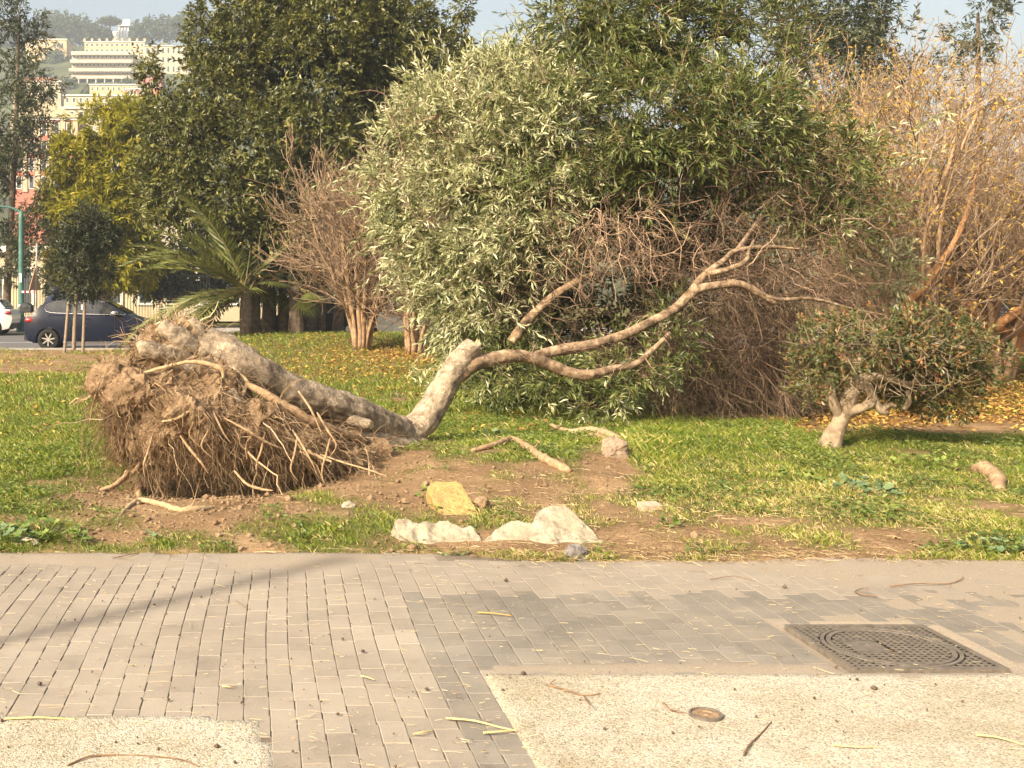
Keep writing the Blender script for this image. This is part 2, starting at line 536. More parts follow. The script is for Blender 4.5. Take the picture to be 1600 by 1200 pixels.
# loose crumbly soil: extra relief where bare
pp = np.stack([XX, YY, 0 * XX], -1)
bare = (1 - g_) * (YY > edge_y(XX)) * (YY < 13)
ZZ = ZZ + bare * 0.030 * (fbm(pp, 6.0, 71, 2) - 0.5)
gv = np.stack([XX, YY, ZZ], -1).reshape(-1, 3)
gi = np.arange(len(gv)).reshape(XX.shape)
gf = np.stack([gi[:-1, :-1], gi[:-1, 1:], gi[1:, 1:], gi[1:, :-1]], -1).reshape(-1, 4)
m, nd, lk, b = mat('soil_and_turf', 0.95, 0.05)
at = nd.new('ShaderNodeAttribute'); at.attribute_name = 'cov'
sp = nd.new('ShaderNodeSeparateColor'); lk.new(at.outputs['Color'], sp.inputs[0])
n1 = noise(nd, lk, 2.2, 8, 0.65); n2 = noise(nd, lk, 45, 5, 0.7)
r1 = ramp(nd, [(0.25, (0.15, 0.098, 0.055)), (0.5, (0.27, 0.182, 0.105)), (0.75, (0.40, 0.285, 0.17))]); lk.new(n1.outputs[0], r1.inputs[0])
r2 = ramp(nd, [(0.3, (0.62, 0.6, 0.58)), (0.7, (1.25, 1.2, 1.12))]); lk.new(n2.outputs[0], r2.inputs[0])
mu = nd.new('ShaderNodeMixRGB'); mu.blend_type = 'MULTIPLY'; mu.inputs[0].default_value = 1; lk.new(r1.outputs[0], mu.inputs[1]); lk.new(r2.outputs[0], mu.inputs[2])
rg = ramp(nd, [(0.3, (0.055, 0.075, 0.02)), (0.7, (0.13, 0.15, 0.04))]); lk.new(n2.outputs[0], rg.inputs[0])
rl = ramp(nd, [(0.35, (0.16, 0.085, 0.03)), (0.65, (0.32, 0.19, 0.06))]); lk.new(n2.outputs[0], rl.inputs[0])
mg = nd.new('ShaderNodeMixRGB'); lk.new(sp.outputs[0], mg.inputs[0]); lk.new(mu.outputs[0], mg.inputs[1]); lk.new(rg.outputs[0], mg.inputs[2])
ml = nd.new('ShaderNodeMixRGB'); lk.new(sp.outputs[1], ml.inputs[0]); lk.new(mg.outputs[0], ml.inputs[1]); lk.new(rl.outputs[0], ml.inputs[2])
lk.new(ml.outputs[0], b.inputs['Base Color'])
ad = nd.new('ShaderNodeMath'); ad.operation = 'ADD'; lk.new(n1.outputs[0], ad.inputs[0]); lk.new(n2.outputs[0], ad.inputs[1])
bump(nd, lk, ad.outputs[0], b, 0.8, 0.03)
SOIL_GROUND = m
o = link('ground', make_mesh('ground', gv, gf, True, {'cov': np.stack([g_ * 0.85, lit_ * 0.8, dry_], -1).reshape(-1, 3)}), m)
tag(o, kind='structure')

# ================================================================ paved path
PAVE_Y0, GREY_X0, GREY_X1, GRAV_Y = 2.2, 0.68, 0.88, 4.74
m, nd, lk, b = mat('concrete_paver_beige', 0.9, 0.15)
def paver_material(name, c1, c2, film=.75):
    m, nd, lk, b = mat(name, 0.9, 0.15)
    oi = nd.new('ShaderNodeObjectInfo')
    r = ramp(nd, [(0, c1), (1, c2)]); lk.new(oi.outputs['Random'], r.inputs[0])
    n = noise(nd, lk, 3.0, 6, 0.7, coord='Generated'); g = nd.new('ShaderNodeNewGeometry')
    n.inputs['Scale'].default_value = 1.1
    lk.new(g.outputs['Position'], n.inputs['Vector'])
    n2 = noise(nd, lk, 160, 4, 0.7); lk.new(g.outputs['Position'], n2.inputs['Vector'])
    ra = ramp(nd, [(0.3, (0.74, 0.72, 0.70)), (0.72, (1.14, 1.12, 1.08))]); lk.new(n.outputs[0], ra.inputs[0])
    rb = ramp(nd, [(0.3, (0.74, 0.73, 0.72)), (0.7, (1.16, 1.16, 1.15))]); lk.new(n2.outputs[0], rb.inputs[0])
    m1 = nd.new('ShaderNodeMixRGB'); m1.blend_type = 'MULTIPLY'; m1.inputs[0].default_value = 1; lk.new(r.outputs[0], m1.inputs[1]); lk.new(ra.outputs[0], m1.inputs[2])
    m2 = nd.new('ShaderNodeMixRGB'); m2.blend_type = 'MULTIPLY'; m2.inputs[0].default_value = 1; lk.new(m1.outputs[0], m2.inputs[1]); lk.new(rb.outputs[0], m2.inputs[2])
    # dust film
    n3 = noise(nd, lk, 2.6, 5, 0.7); lk.new(g.outputs['Position'], n3.inputs['Vector'])
    rd = ramp(nd, [(0.42, (0, 0, 0)), (0.72, (film, film, film))]); lk.new(n3.outputs[0], rd.inputs[0])
    m3 = nd.new('ShaderNodeMixRGB'); m3.inputs[2].default_value = (0.315, 0.268, 0.205, 1); lk.new(rd.outputs[0], m3.inputs[0]); lk.new(m2.outputs[0], m3.inputs[1])
    lk.new(m3.outputs[0], b.inputs['Base Color'])
    bump(nd, lk, n2.outputs[0], b, 0.35, 0.004)
    return m
M_PB = paver_material('paver_beige', (0.262, 0.231, 0.192), (0.332, 0.294, 0.246))
M_PG = paver_material('paver_grey', (0.182, 0.168, 0.145), (0.235, 0.217, 0.188), .5)

def paver_geo(w, l, h=0.06, bv=0.0028, jit=0.0):
    a, c = w / 2, l / 2
    lo = [(-a, -c), (a, -c), (a, c), (-a, c)]
    top = [(-a + bv, -c + bv), (a - bv, -c + bv), (a - bv, c - bv), (-a + bv, c - bv)]
    v = [(x, y, -h) for x, y in lo] + [(x, y, -bv * 0.8) for x, y in lo] + [(x, y, 0) for x, y in top]
    f = []
    for k in (0, 4):
        for i in range(4): f.append((k + i, k + (i + 1) % 4, k + 4 + (i + 1) % 4, k + 4 + i))
    f.append((8, 9, 10, 11))
    v = np.array(v, float); v[4:, :2] += rng.normal(0, jit, (8, 2))
    return v, [np.array(f)]
path = thing('paved_path', 'path of beige and grey concrete block pavers', None, (0, 0, 0)); del path['label']; tag(path, kind='structure')
pav = []
cols = np.arange(-4.4, 9.2, 0.1)
for ci, x0 in enumerate(cols):
    x0 = round(float(x0), 3); xc = x0 + 0.05
    off = (0.0, 0.13, 0.06, 0.16, 0.1, 0.03)[ci % 6] + rng.uniform(-.012, .012)
    end = 6.93 - 0.02 * (ci % 3) if xc < 1.0 else 6.72 + 0.03 * ((ci * 7) % 3)
    y = PAVE_Y0 - off
    while y < end - 0.03:
        l = min(0.2, end - y)
        yc = y + l / 2
        if l > 0.05:
            grey = (GREY_X0 <= xc <= GREY_X1 + .005 and yc < 5.98) or (xc > GREY_X0 and GRAV_Y < yc < 5.98)
            skip = (xc < -0.02 and yc < 4.17) or (xc > GREY_X1 and yc + l / 2 < GRAV_Y + 0.02)
            man = 2.42 < xc < 3.17 and 4.76 - l / 2 < yc < 5.43 + l / 2
            if not skip and not man:
                px, py = topix(xc, yc, 0)
                vis = -10 < px < 1610 and py < 1215
                dusty = sstep(2.0, 3.2, xc)
                pav.append((-(1e3 / yc ** 3) * vis + dusty * 40, xc, yc, l, grey))
        y += 0.2
pav.sort()
variants = {}
def pmesh(k, l, grey):
    key = (k, round(l, 2), grey)
    if key not in variants:
        v, f = paver_geo(0.0973, round(l, 2) - 0.0018, jit=0.0006)
        me = make_mesh('paver', v, f); me.materials.append(M_PG if grey else M_PB); variants[key] = me
    return variants[key]
rest = {True: [], False: []}
n_obj = 0
for s, xc, yc, l, grey in pav:
    sink = rng.normal(0, 0.0007)
    tilt = rng.normal(0, 0.0035, 2); rz = rng.normal(0, 0.006)
    wx = xc + 0.012 * math.sin(yc * 2.1 + xc)      # courses wander a little
    if n_obj < 300 and s < 0:
        o = link('paver', pmesh(n_obj % 4, l, grey), None, path, loc=(wx, yc, sink))
        o.rotation_euler = (tilt[0], tilt[1], rz); n_obj += 1
    else:
        v, f = paver_geo(0.0973, l - 0.0018, jit=0.0006)
        v = v @ np.array(Matrix.Rotation(tilt[0], 3, 'X') @ Matrix.Rotation(tilt[1], 3, 'Y') @ Matrix.Rotation(rz, 3, 'Z')).T + np.array([wx, yc, sink])
        rest[grey].append((v, f))
part('paver_field', merge(*rest[False]), M_PB, path, kind='stuff')
part('grey_paver_field', merge(*rest[True]), M_PG, path, kind='stuff')

# sand bedding: fills the joints, and lies over the pavers as drifted dust towards the lawn and the manhole
bx = np.arange(-4.5, 9.3, 0.06); by = np.arange(2.0, 7.0, 0.045)
BX, BY = np.meshgrid(bx, by)
bp_ = np.stack([BX, BY, 0 * BX], -1)
dust = 0.0092 * sstep(1.9, 4.4, BX + 0.35 * (BY - 5.6)) * sstep(4.6, 5.2, BY) * (0.5 + 0.8 * fbm(bp_, 1.3, 91)) + 0.012 * sstep(6.2, 6.9, BY) * np.clip(2.6 * fbm(bp_, 2.1, 44) - 1.0 + .45 * sstep(1.2, 2.6, BX), 0, 1) \
     + 0.009 * np.exp(-((BY - 4.80) / 0.09) ** 2) * (BX > 0.9) + 0.006 * np.exp(-((BY - 6.75) / 0.25) ** 2) * np.exp(-((BX + 0.6) / .8) ** 2)
BZ = -0.0052 + 0.85 * dust + 0.004 * (fbm(bp_, 5.0, 61, 2) - 0.5)
near_mh = (BX > 2.36) & (BX < 3.24) & (BY > 4.66) & (BY < 5.62)
BZ = np.where(near_mh, np.clip(BZ, -0.0015, 0.003), BZ)
BZ = np.where((BX > 2.45) & (BX < 3.14) & (BY > 4.76) & (BY < 5.43), -0.02, BZ)
BZ = np.where(BY > 6.92, -0.03, BZ)
bv = np.stack([BX, BY, BZ], -1).reshape(-1, 3); bi = np.arange(len(bv)).reshape(BX.shape)
bf = np.stack([bi[:-1, :-1], bi[:-1, 1:], bi[1:, 1:], bi[1:, :-1]], -1).reshape(-1, 4)
m, nd, lk, b = mat('jointing_sand', 0.95, 0.05)
n = noise(nd, lk, 120, 4, 0.7); n0 = noise(nd, lk, 2.0, 5, 0.6)
at = nd.new('ShaderNodeAttribute'); at.attribute_name = 'thick'
r = ramp(nd, [(0.3, (0.21, 0.172, 0.128)), (0.7, (0.335, 0.285, 0.22))]); lk.new(n.outputs[0], r.inputs[0])
rj = ramp(nd, [(0.3, (0.11, 0.09, 0.068)), (0.7, (0.20, 0.165, 0.125))]); lk.new(n.outputs[0], rj.inputs[0])
mx = nd.new('ShaderNodeMixRGB'); lk.new(at.outputs['Fac'], mx.inputs[0]); lk.new(rj.outputs[0], mx.inputs[1]); lk.new(r.outputs[0], mx.inputs[2])
lk.new(mx.outputs[0], b.inputs['Base Color']); bump(nd, lk, n.outputs[0], b, 0.4, 0.004)
o = link('path_bedding_sand', make_mesh('path_bedding_sand', bv, bf, True, {'thick': np.maximum(sstep(-0.0035, -0.0005, BZ), near_mh * 1.0).ravel()}), m); tag(o, kind='structure')

# washed gravel panels
def gravel_material():
    m, nd, lk, b = mat('washed_gravel', 0.85, 0.2)
    tc = nd.new('ShaderNodeTexCoord')
    vo = nd.new('ShaderNodeTexVoronoi'); vo.inputs['Scale'].default_value = 150; lk.new(tc.outputs['Object'], vo.inputs['Vector'])
    sp = nd.new('ShaderNodeSeparateColor'); lk.new(vo.outputs['Color'], sp.inputs[0])
    r = ramp(nd, [(0.0, (0.22, 0.195, 0.152)), (0.12, (0.32, 0.29, 0.23)), (0.32, (0.42, 0.385, 0.312)), (1.0, (0.54, 0.505, 0.42))]); lk.new(sp.outputs[0], r.inputs[0])
    rd = ramp(nd, [(0.35, (1, 1, 1)), (0.75, (0.72, 0.68, 0.60))]); lk.new(vo.outputs['Distance'], rd.inputs[0])
    n = noise(nd, lk, 1.6, 6, 0.7); rn = ramp(nd, [(0.35, (0.80, 0.76, 0.68)), (0.6, (1.05, 1.05, 1.05))]); lk.new(n.outputs[0], rn.inputs[0])
    m1 = nd.new('ShaderNodeMixRGB'); m1.blend_type = 'MULTIPLY'; m1.inputs[0].default_value = 1; lk.new(r.outputs[0], m1.inputs[1]); lk.new(rd.outputs[0], m1.inputs[2])
    m2 = nd.new('ShaderNodeMixRGB'); m2.blend_type = 'MULTIPLY'; m2.inputs[0].default_value = 1; lk.new(m1.outputs[0], m2.inputs[1]); lk.new(rn.outputs[0], m2.inputs[2])
    lk.new(m2.outputs[0], b.inputs['Base Color'])
    iv = nd.new('ShaderNodeMath'); iv.operation = 'SUBTRACT'; iv.inputs[0].default_value = 1; lk.new(vo.outputs['Distance'], iv.inputs[1])
    bump(nd, lk, iv.outputs[0], b, 0.7, 0.004)
    return m
M_GRAV = gravel_material()
def gravel_panel(x0, x1, y0, y1, corner):
    nx, ny = int((x1 - x0) / 0.045), int((y1 - y0) / 0.04)
    X, Y = np.meshgrid(np.linspace(x0, x1, nx), np.linspace(y0, y1, ny))
    p = np.stack([X, Y, 0 * X], -1)
    Z = 0.005 + 0.004 * (fbm(p, 6.0, 8, 2) - 0.5) + 0.006 * (fbm(p, 1.2, 18, 2) - 0.5)
    d = np.minimum(y1 - Y, (x1 - X) if corner == 'r' else (X - x0))
    rag = 0.075 * np.clip(fbm(p, 9, 5, 4) - .22, 0, 1)
    if corner == 'r': rag = rag + 0.05 * sstep(0.35, 0, np.hypot(x1 - X, y1 - Y))
    Z = np.where(d < rag, -0.03, Z)
    v = np.stack([X, Y, Z], -1).reshape(-1, 3); i = np.arange(len(v)).reshape(X.shape)
    f = np.stack([i[:-1, :-1], i[:-1, 1:], i[1:, 1:], i[1:, :-1]], -1).reshape(-1, 4)
    o = link('gravel_path', make_mesh('gravel_path', v, f, True), M_GRAV); tag(o, kind='structure')
gravel_panel(-3.5, 0.05, 2.0, 4.29, 'r')
gravel_panel(0.86, 7.0, 2.0, 4.76, 'l')

# ================================================================ road behind
m, nd, lk, b = mat('asphalt', 0.85, 0.2)
n = noise(nd, lk, 30, 6, 0.7); r = ramp(nd, [(0.3, (0.085, 0.082, 0.08)), (0.7, (0.15, 0.145, 0.14))]); lk.new(n.outputs[0], r.inputs[0]); lk.new(r.outputs[0], b.inputs['Base Color'])
M_ASPH = m
def sheet(name, x0, x1, y0, y1, z, m_):
    o = link(name, make_mesh(name, np.array([[x0, y0, z], [x1, y0, z], [x1, y1, z], [x0, y1, z]], float), np.array([[0, 1, 2, 3]])), m_); tag(o, kind='structure'); return o
sheet('road', -120, 120, 31.6, 45.6, -0.080, M_ASPH)
M_LINE = plain('road_paint', (0.62, 0.60, 0.56), 0.8, 0.1, var=0.25, scale=3)
sheet('road_marking', -120, 120, 36.9, 37.03, -0.075, M_LINE)
M_KERB = plain('kerb_stone', (0.30, 0.28, 0.25), 0.9, 0.1, var=0.2)
for nm, a, c in (('kerb', 31.3, 31.6), ('kerb', 45.6, 45.9)):
    o = link(nm, make_mesh(nm, *bbox(-120, 120, a, c, -0.2, 0.02)), M_KERB); tag(o, kind='structure')
M_PAVEFAR = plain('far_pavement', (0.33, 0.30, 0.26), 0.9, 0.1, var=0.2)
sheet('pavement', -120, 120, 45.9, 49.5, 0.005, M_PAVEFAR)

# ================================================================ grass, leaf litter, straw
M_GRASS = leaf_mat('grass_blades', [(0.0, (0.05, 0.085, 0.012)), (0.35, (0.13, 0.18, 0.022)), (0.62, (0.235, 0.26, 0.035)), (0.8, (0.37, 0.325, 0.095)), (1.0, (0.52, 0.42, 0.20))], 0.3, 0.55, 0.3)
def grass(x, y, h, w, v, name, label):
    n = len(x)
    z = gz(x, y)
    a = rng.uniform(0, 2 * np.pi, n); ln = rng.uniform(0.1, 1.2, n) * h
    d = np.stack([np.cos(a), np.sin(a), 0 * a], -1); s = np.stack([-np.sin(a + .6), np.cos(a + .6), 0 * a], -1)
    base = np.stack([x, y, z - 0.008], -1)
    up = np.array([0, 0, 1.0])
    mid = base + up * (h * 0.6)[:, None] + d * (ln * 0.35)[:, None]
    tip = base + up * (h * 0.95)[:, None] + d * ln[:, None]
    hw = (w * 0.5)[:, None]
    vv = np.stack([base - s * hw, base + s * hw * 1.1, tip, mid - s * hw * 0.8], 1).reshape(-1, 3)
    q = np.arange(n * 4).reshape(-1, 4)
    o = link(name, make_mesh(name, vv, q, False, {'v': np.repeat(v, 4)}), M_GRASS)
    tag(o, label, 'grass', kind='stuff')
def scatter(n, x0, x1, y0, y1, pw=1.0):
    # keep to a wedge a little wider than the view
    y = y0 + (y1 - y0) * rng.random(n) ** pw
    lo = (-0.24 * y - 1.2); hi = (0.67 * y + 1.2)
    x = lo + (hi - lo) * rng.random(n)
    return x, y
x, y = scatter(340000, 0, 0, 6.7, 14.2, 1.2)
g, dry, lit, px, py = cover(x, y)
p = xyz(x, y)
clump = fbm(p, 5.5, 81, 2)
keep = rng.random(len(x)) < np.clip(g * (0.25 + 1.3 * clump) ** 1.5, 0, 1) * 0.95
x, y, g, dry, clump, px, py, lit = [a[keep] for a in (x, y, g, dry, clump, px, py, lit)]
tall = 0.014 + 0.040 * clump + 0.016 * g + 0.05 * el(px, py, 1015, 700, 45, 35) + 0.035 * el(px, py, 1080, 670, 260, 28) + 0.02 * el(px, py, 80, 700, 150, 60)
v = np.clip(0.10 + 0.42 * rng.random(len(x)) + 0.45 * dry * rng.random(len(x)) ** 0.7 + 0.25 * (fbm(xyz(x, y), 1.6, 15, 2) - 0.4) + 0.14 * el(px, py, 60, 620, 170, 50) + 0.45 * (rng.random(len(x)) < 0.10 + 0.32 * dry), 0, 1)  # left lawn patch coloured yellower and brighter, sunlight put into the blade colour
grass(x, y, 0.85 * tall * rng.uniform(0.4, 1.25, len(x)), rng.uniform(0.0038, 0.0082, len(x)), v, 'lawn_grass', 'green and straw coloured grass of the lawn around the fallen tree')
x, y = scatter(80000, 0, 0, 14.0, 31.0, 1.0)
g, dry, lit, px, py = cover(x, y)
keep = rng.random(len(x)) < g * (1 - 0.75 * lit)
x, y, g, dry = [a[keep] for a in (x, y, g, dry)]
v = np.clip(0.12 + 0.45 * rng.random(len(x)) + 0.35 * dry + 0.2 * (rng.random(len(x)) < 0.12), 0, 1)
grass(x, y, rng.uniform(0.04, 0.12, len(x)), rng.uniform(0.012, 0.024, len(x)), v, 'far_lawn_grass', 'far lawn grass between the fallen tree and the road')

M_LITTER = leaf_mat('dead_leaves', [(0.0, (0.10, 0.05, 0.02)), (0.3, (0.22, 0.115, 0.04)), (0.6, (0.40, 0.23, 0.06)), (1.0, (0.58, 0.40, 0.11))], 0.12, 0.7, 0.1)
x, y = scatter(130000, 0, 0, 11.0, 31.0, 0.9)
g, dry, lit, px, py = cover(x, y)
keep = rng.random(len(x)) < lit
x, y = x[keep], y[keep]
n = len(x)
pos = np.stack([x, y, gz(x, y) + rng.uniform(0.01, 0.055, n)], -1)
a = rng.uniform(0, 2 * np.pi, n)
d = nrm(np.stack([np.cos(a), np.sin(a), rng.normal(0, 0.3, n)], -1))
geo = leaf_geo(pos, d, np.array([0, 0, 1.0]) + rng.normal(0, 0.45, (n, 3)), rng.uniform(0.04, 0.085, n), rng.uniform(0.025, 0.05, n), 0.1)
o = part('fallen_leaves', geo, M_LITTER, attrs={'v': np.repeat(rng.random(n), 4)}); tag(o, 'orange and brown fallen leaves strewn on the ground', 'leaf litter', kind='stuff')

# dry straw, wood chips and root crumbs over the bare soil and along the paving edge
M_STRAW = leaf_mat('straw', [(0.0, (0.11, 0.07, 0.035)), (0.4, (0.28, 0.19, 0.10)), (0.75, (0.48, 0.37, 0.20)), (1.0, (0.62, 0.52, 0.31))], 0.1, 0.7, 0.1)
x, y = scatter(38000, 0, 0, 6.55, 11.8, 1.5)
g, dry, lit, px, py = cover(x, y)
w_ = np.clip((1 - g) * 0.14 + dry * 0.4 + 0.9 * el(px, py, 1050, 872, 320, 14) + 0.6 * el(px, py, 800, 872, 180, 10), 0, 1) * np.where(y < edge_y(x) - 0.05, 0.25 * el(px, py, 1050, 890, 250, 12) + 0.03, 1)
keep = rng.random(len(x)) < w_
x, y = x[keep], y[keep]; n = len(x)
z = np.maximum(gz(x, y), np.where(y < edge_y(x), 0.004, -1)) + rng.uniform(0.002, 0.02, n)
a = rng.uniform(0, 2 * np.pi, n); L = rng.gamma(2.0, 0.022, n) + 0.012
d = np.stack([np.cos(a), np.sin(a), rng.normal(0, 0.12, n)], -1)
s0 = np.stack([x, y, z], -1)
pl = np.stack([s0, s0 + d * (L * .5)[:, None] + np.array([0, 0, .004]), s0 + d * L[:, None] + rng.normal(0, .15, (n, 3)) * L[:, None] * np.array([1, 1, .2])], 1)
R = np.repeat(rng.uniform(0.0006, 0.0018, n)[:, None], 3, 1)
v3 = tubes(pl, R, 3)
o = part('straw_litter', v3, M_STRAW, attrs={'v': np.repeat(rng.random(n), 9)}); tag(o, 'dry straw and wood shreds scattered over the bare soil', 'straw', kind='stuff')
# soil crumbs
x, y = scatter(14000, 0, 0, 6.6, 11.5, 1.4)
g, dry, lit, px, py = cover(x, y)
keep = (rng.random(len(x)) < (1 - g) ** 1.5 * (0.2 + el(px, py, 340, 770, 300, 70))) & (y > edge_y(x) - 0.15)
x, y = x[keep], y[keep]; n = len(x)
oct_ = np.array([[1, 0, 0], [0, 1, 0], [-1, 0, 0], [0, -1, 0], [0, 0, 1], [0, 0, -1]], float)
of = np.array([[0, 1, 4], [1, 2, 4], [2, 3, 4], [3, 0, 4], [1, 0, 5], [2, 1, 5], [3, 2, 5], [0, 3, 5]])
sz = rng.gamma(1.5, 0.0045, n) + 0.003
ico_v, ico_f = ellipsoid((0, 0, 0), (1, 1, .75), 1)
vv = (ico_v[None] * rng.uniform(0.7, 1.2, (n, len(ico_v), 1)) * sz[:, None, None]) + np.stack([x, y, gz(x, y) + sz * 0.3], -1)[:, None]
ff = (ico_f[0][None] + (np.arange(n) * len(ico_v))[:, None, None]).reshape(-1, 3)
M_SOIL = bark_mat('root_soil', [(0.25, (0.105, 0.066, 0.038)), (0.5, (0.215, 0.145, 0.085)), (0.75, (0.33, 0.235, 0.145))], 9.0, 0.9, dist=0.03)
o = part('soil_crumbs', (vv.reshape(-1, 3), [ff]), M_SOIL); tag(o, 'loose brown soil crumbs around the torn up roots', 'soil', kind='stuff')

# clover-like ground cover mixed into the turf
M_CLOV = leaf_mat('ground_cover_leaf', [(0.0, (0.055, 0.095, 0.02)), (0.5, (0.12, 0.175, 0.035)), (1.0, (0.22, 0.25, 0.06))], .25, .5, .35)
x, y = scatter(90000, 0, 0, 6.8, 13.5, 1.2)
g, dry, lit, px, py = cover(x, y)
pc_ = fbm(xyz(x, y), 2.2, 131, 3)
keep = rng.random(len(x)) < g * np.clip((pc_ - .5) * 5, 0, 1)
x, y = x[keep], y[keep]; n = len(x)
a = rng.uniform(0, 2 * np.pi, n)
pos = np.stack([x, y, gz(x, y) + rng.uniform(.012, .055, n)], -1)
geo = leaf_geo(pos, nrm(np.stack([np.cos(a), np.sin(a), rng.normal(.1, .25, n)], -1)), np.array([0, 0, 1.0]) + rng.normal(0, .35, (n, 3)), rng.uniform(.02, .05, n), rng.uniform(.014, .03, n), .12)
o = part('ground_cover', geo, M_CLOV, attrs={'v': np.repeat(rng.random(n), 4)}); tag(o, 'low broad leaved ground cover mixed into the turf', 'ground cover', kind='stuff')

# ================================================================ the fallen tree
M_BARK = bark_mat('olive_bark', [(0.25, (0.12, 0.09, 0.062)), (0.5, (0.29, 0.225, 0.155)), (0.75, (0.45, 0.365, 0.265))], 16, 0.9, dist=0.02, speck=(55, 0.58, (0.48, 0.41, 0.315)), blotch=(5, .5))
M_BARK2 = bark_mat('limb_bark', [(0.3, (0.11, 0.072, 0.042)), (0.48, (0.27, 0.185, 0.115)), (0.7, (0.45, 0.34, 0.225))], 15, 1.0, dist=0.02, blotch=(7, .42))
M_ROOT = bark_mat('root_bark', [(0.25, (0.14, 0.085, 0.045)), (0.5, (0.30, 0.20, 0.115)), (0.75, (0.44, 0.32, 0.20))], 25, 0.5, dist=0.008)
M_ROOTP = bark_mat('pale_root', [(0.25, (0.22, 0.15, 0.08)), (0.5, (0.36, 0.262, 0.15)), (0.75, (0.48, 0.37, 0.225))], 25, 0.4, dist=0.006)
M_HAIR = leaf_mat('root_hair', [(0.0, (0.07, 0.046, 0.027)), (0.4, (0.20, 0.13, 0.073)), (0.75, (0.36, 0.255, 0.15)), (1.0, (0.50, 0.39, 0.25))], 0.0, 0.85, 0.1)
M_WOOD = plain('broken_wood', (0.47, 0.36, 0.22), 0.8, 0.1, var=0.3, scale=40, bmp=0.4)

FT = thing('fallen_tree', 'uprooted olive tree lying on the lawn with torn root ball and leaning leafy crown', 'tree', P(330, 770, 9.3) * np.array([1, 1, 0]))

# soil and root mass
BL = [(270, 548, 9.7, .30, .32, .24), (295, 598, 9.5, .56, .44, .18), (222, 622, 9.35, .33, .42, .22), (212, 668, 9.3, .20, .3, .2),
      (300, 655, 9.2, .46, .42, .29), (385, 668, 9.3, .38, .40, .27), (462, 698, 9.4, .34, .36, .19), (528, 714, 9.6, .24, .3, .12),
      (575, 708, 9.85, .16, .25, .08), (340, 600, 9.6, .30, .34, .2), (245, 705, 9.4, .16, .25, .10), (185, 600, 9.4, .16, .3, .12)]
geo = merge(*[ellipsoid(P(a, b, D), (rx, ry, rz)) for a, b, D, rx, ry, rz in BL])
v, f, n = remesh(geo, 0.021)
k = (fbm(v, 3.2, 5, 3) - 0.5) * 0.28 + (fbm(v, 11.0, 7, 3) - 0.5) * 0.17 + (fbm(v, 34, 2, 2) - 0.5) * 0.06
v2 = v + n * k[:, None]
RB = part('root_ball', (v2, f), M_SOIL, FT, smooth=False)
ballv, balln = v2, n

# root hairs: from the camera side and the underside of the ball, hanging down
ctr = P(330, 640, 9.8)
front = (balln[:, 1] < 0.45) & (ballv[:, 2] < 1.05)
cand = np.nonzero(front)[0]
wgt = 0.8 + 1.0 * (fbm(ballv[cand], 3.5, 41, 2) > 0.5) + 0.7 * (ballv[cand, 2] < 0.75) + 0.6 * (ballv[cand, 2] < 0.45)
def strands(n, L, K, r0, out, fall, curl, sel=None, w=None):
    idx = rng.choice(cand if sel is None else sel, n, p=(w / w.sum()) if w is not None else None)
    pos = ballv[idx] - balln[idx] * 0.02
    d = nrm(balln[idx] * out + rng.normal(size=(n, 3)) * 0.55 + np.array([0.12, -0.25, -fall * 0.6]))
    ln = L * rng.gamma(2.2, 0.45, n)
    pts = [pos]
    for k in range(K - 1):
        d = nrm(d + rng.normal(size=d.shape) * curl + np.array([0, 0, -fall * 0.35]))
        pos = pos + d * (ln / (K - 1))[:, None]
        pos[:, 2] = np.maximum(pos[:, 2], gz(pos[:, 0], pos[:, 1]) + 0.004)
        pts.append(pos)
    pts = np.stack(pts, 1)
    R = (r0 * rng.gamma(2.0, 0.5, n))[:, None] * np.linspace(1, 0.35, K)[None]
    return pts, np.maximum(R, 0.0008)
def hair_part(name, sets, parent, m_=M_HAIR, sides=3):
    gs, vv = [], []
    for (pts, R), vm in sets:
        gs.append(tubes(pts, R, sides)); vv.append(np.repeat(np.clip(rng.normal(vm, 0.2, len(pts)), 0, 1), pts.shape[1] * sides))
    return part(name, merge(*gs), m_, parent, attrs={'v': np.concatenate(vv)}, kind='stuff')
h1 = strands(9000, 0.125, 4, 0.0018, 0.6, 0.7, 0.5, w=wgt)
h2 = strands(3700, 0.20, 6, 0.0027, 0.55, 0.85, 0.38, w=wgt)
h3 = strands(420, 0.27, 9, 0.0055, 0.7, 0.7, 0.36, w=wgt)
topv = np.nonzero((ballv[:, 2] > 1.0) & (balln[:, 2] > -.2))[0]
h4 = strands(1300, 0.13, 5, 0.0028, 0.9, 0.1, 0.45, sel=topv)
b3 = branch(h3[0], h3[1], 4, 6, 0.17, 0.3, 0.95, 0.6, up=-0.3, curl=0.22, rs=0.55)
b1 = branch(h2[0], h2[1], 1, 4, 0.12, 0.3, 0.95, 0.6, up=-0.3, curl=0.25, rs=0.6)
hair_part('root_hairs', [(h1, 0.36), (h2, 0.5), (b1, 0.45), (h4, 0.62)], RB)
hair_part('fine_roots', [(h3, 0.62), (b3, 0.6)], RB, sides=3)
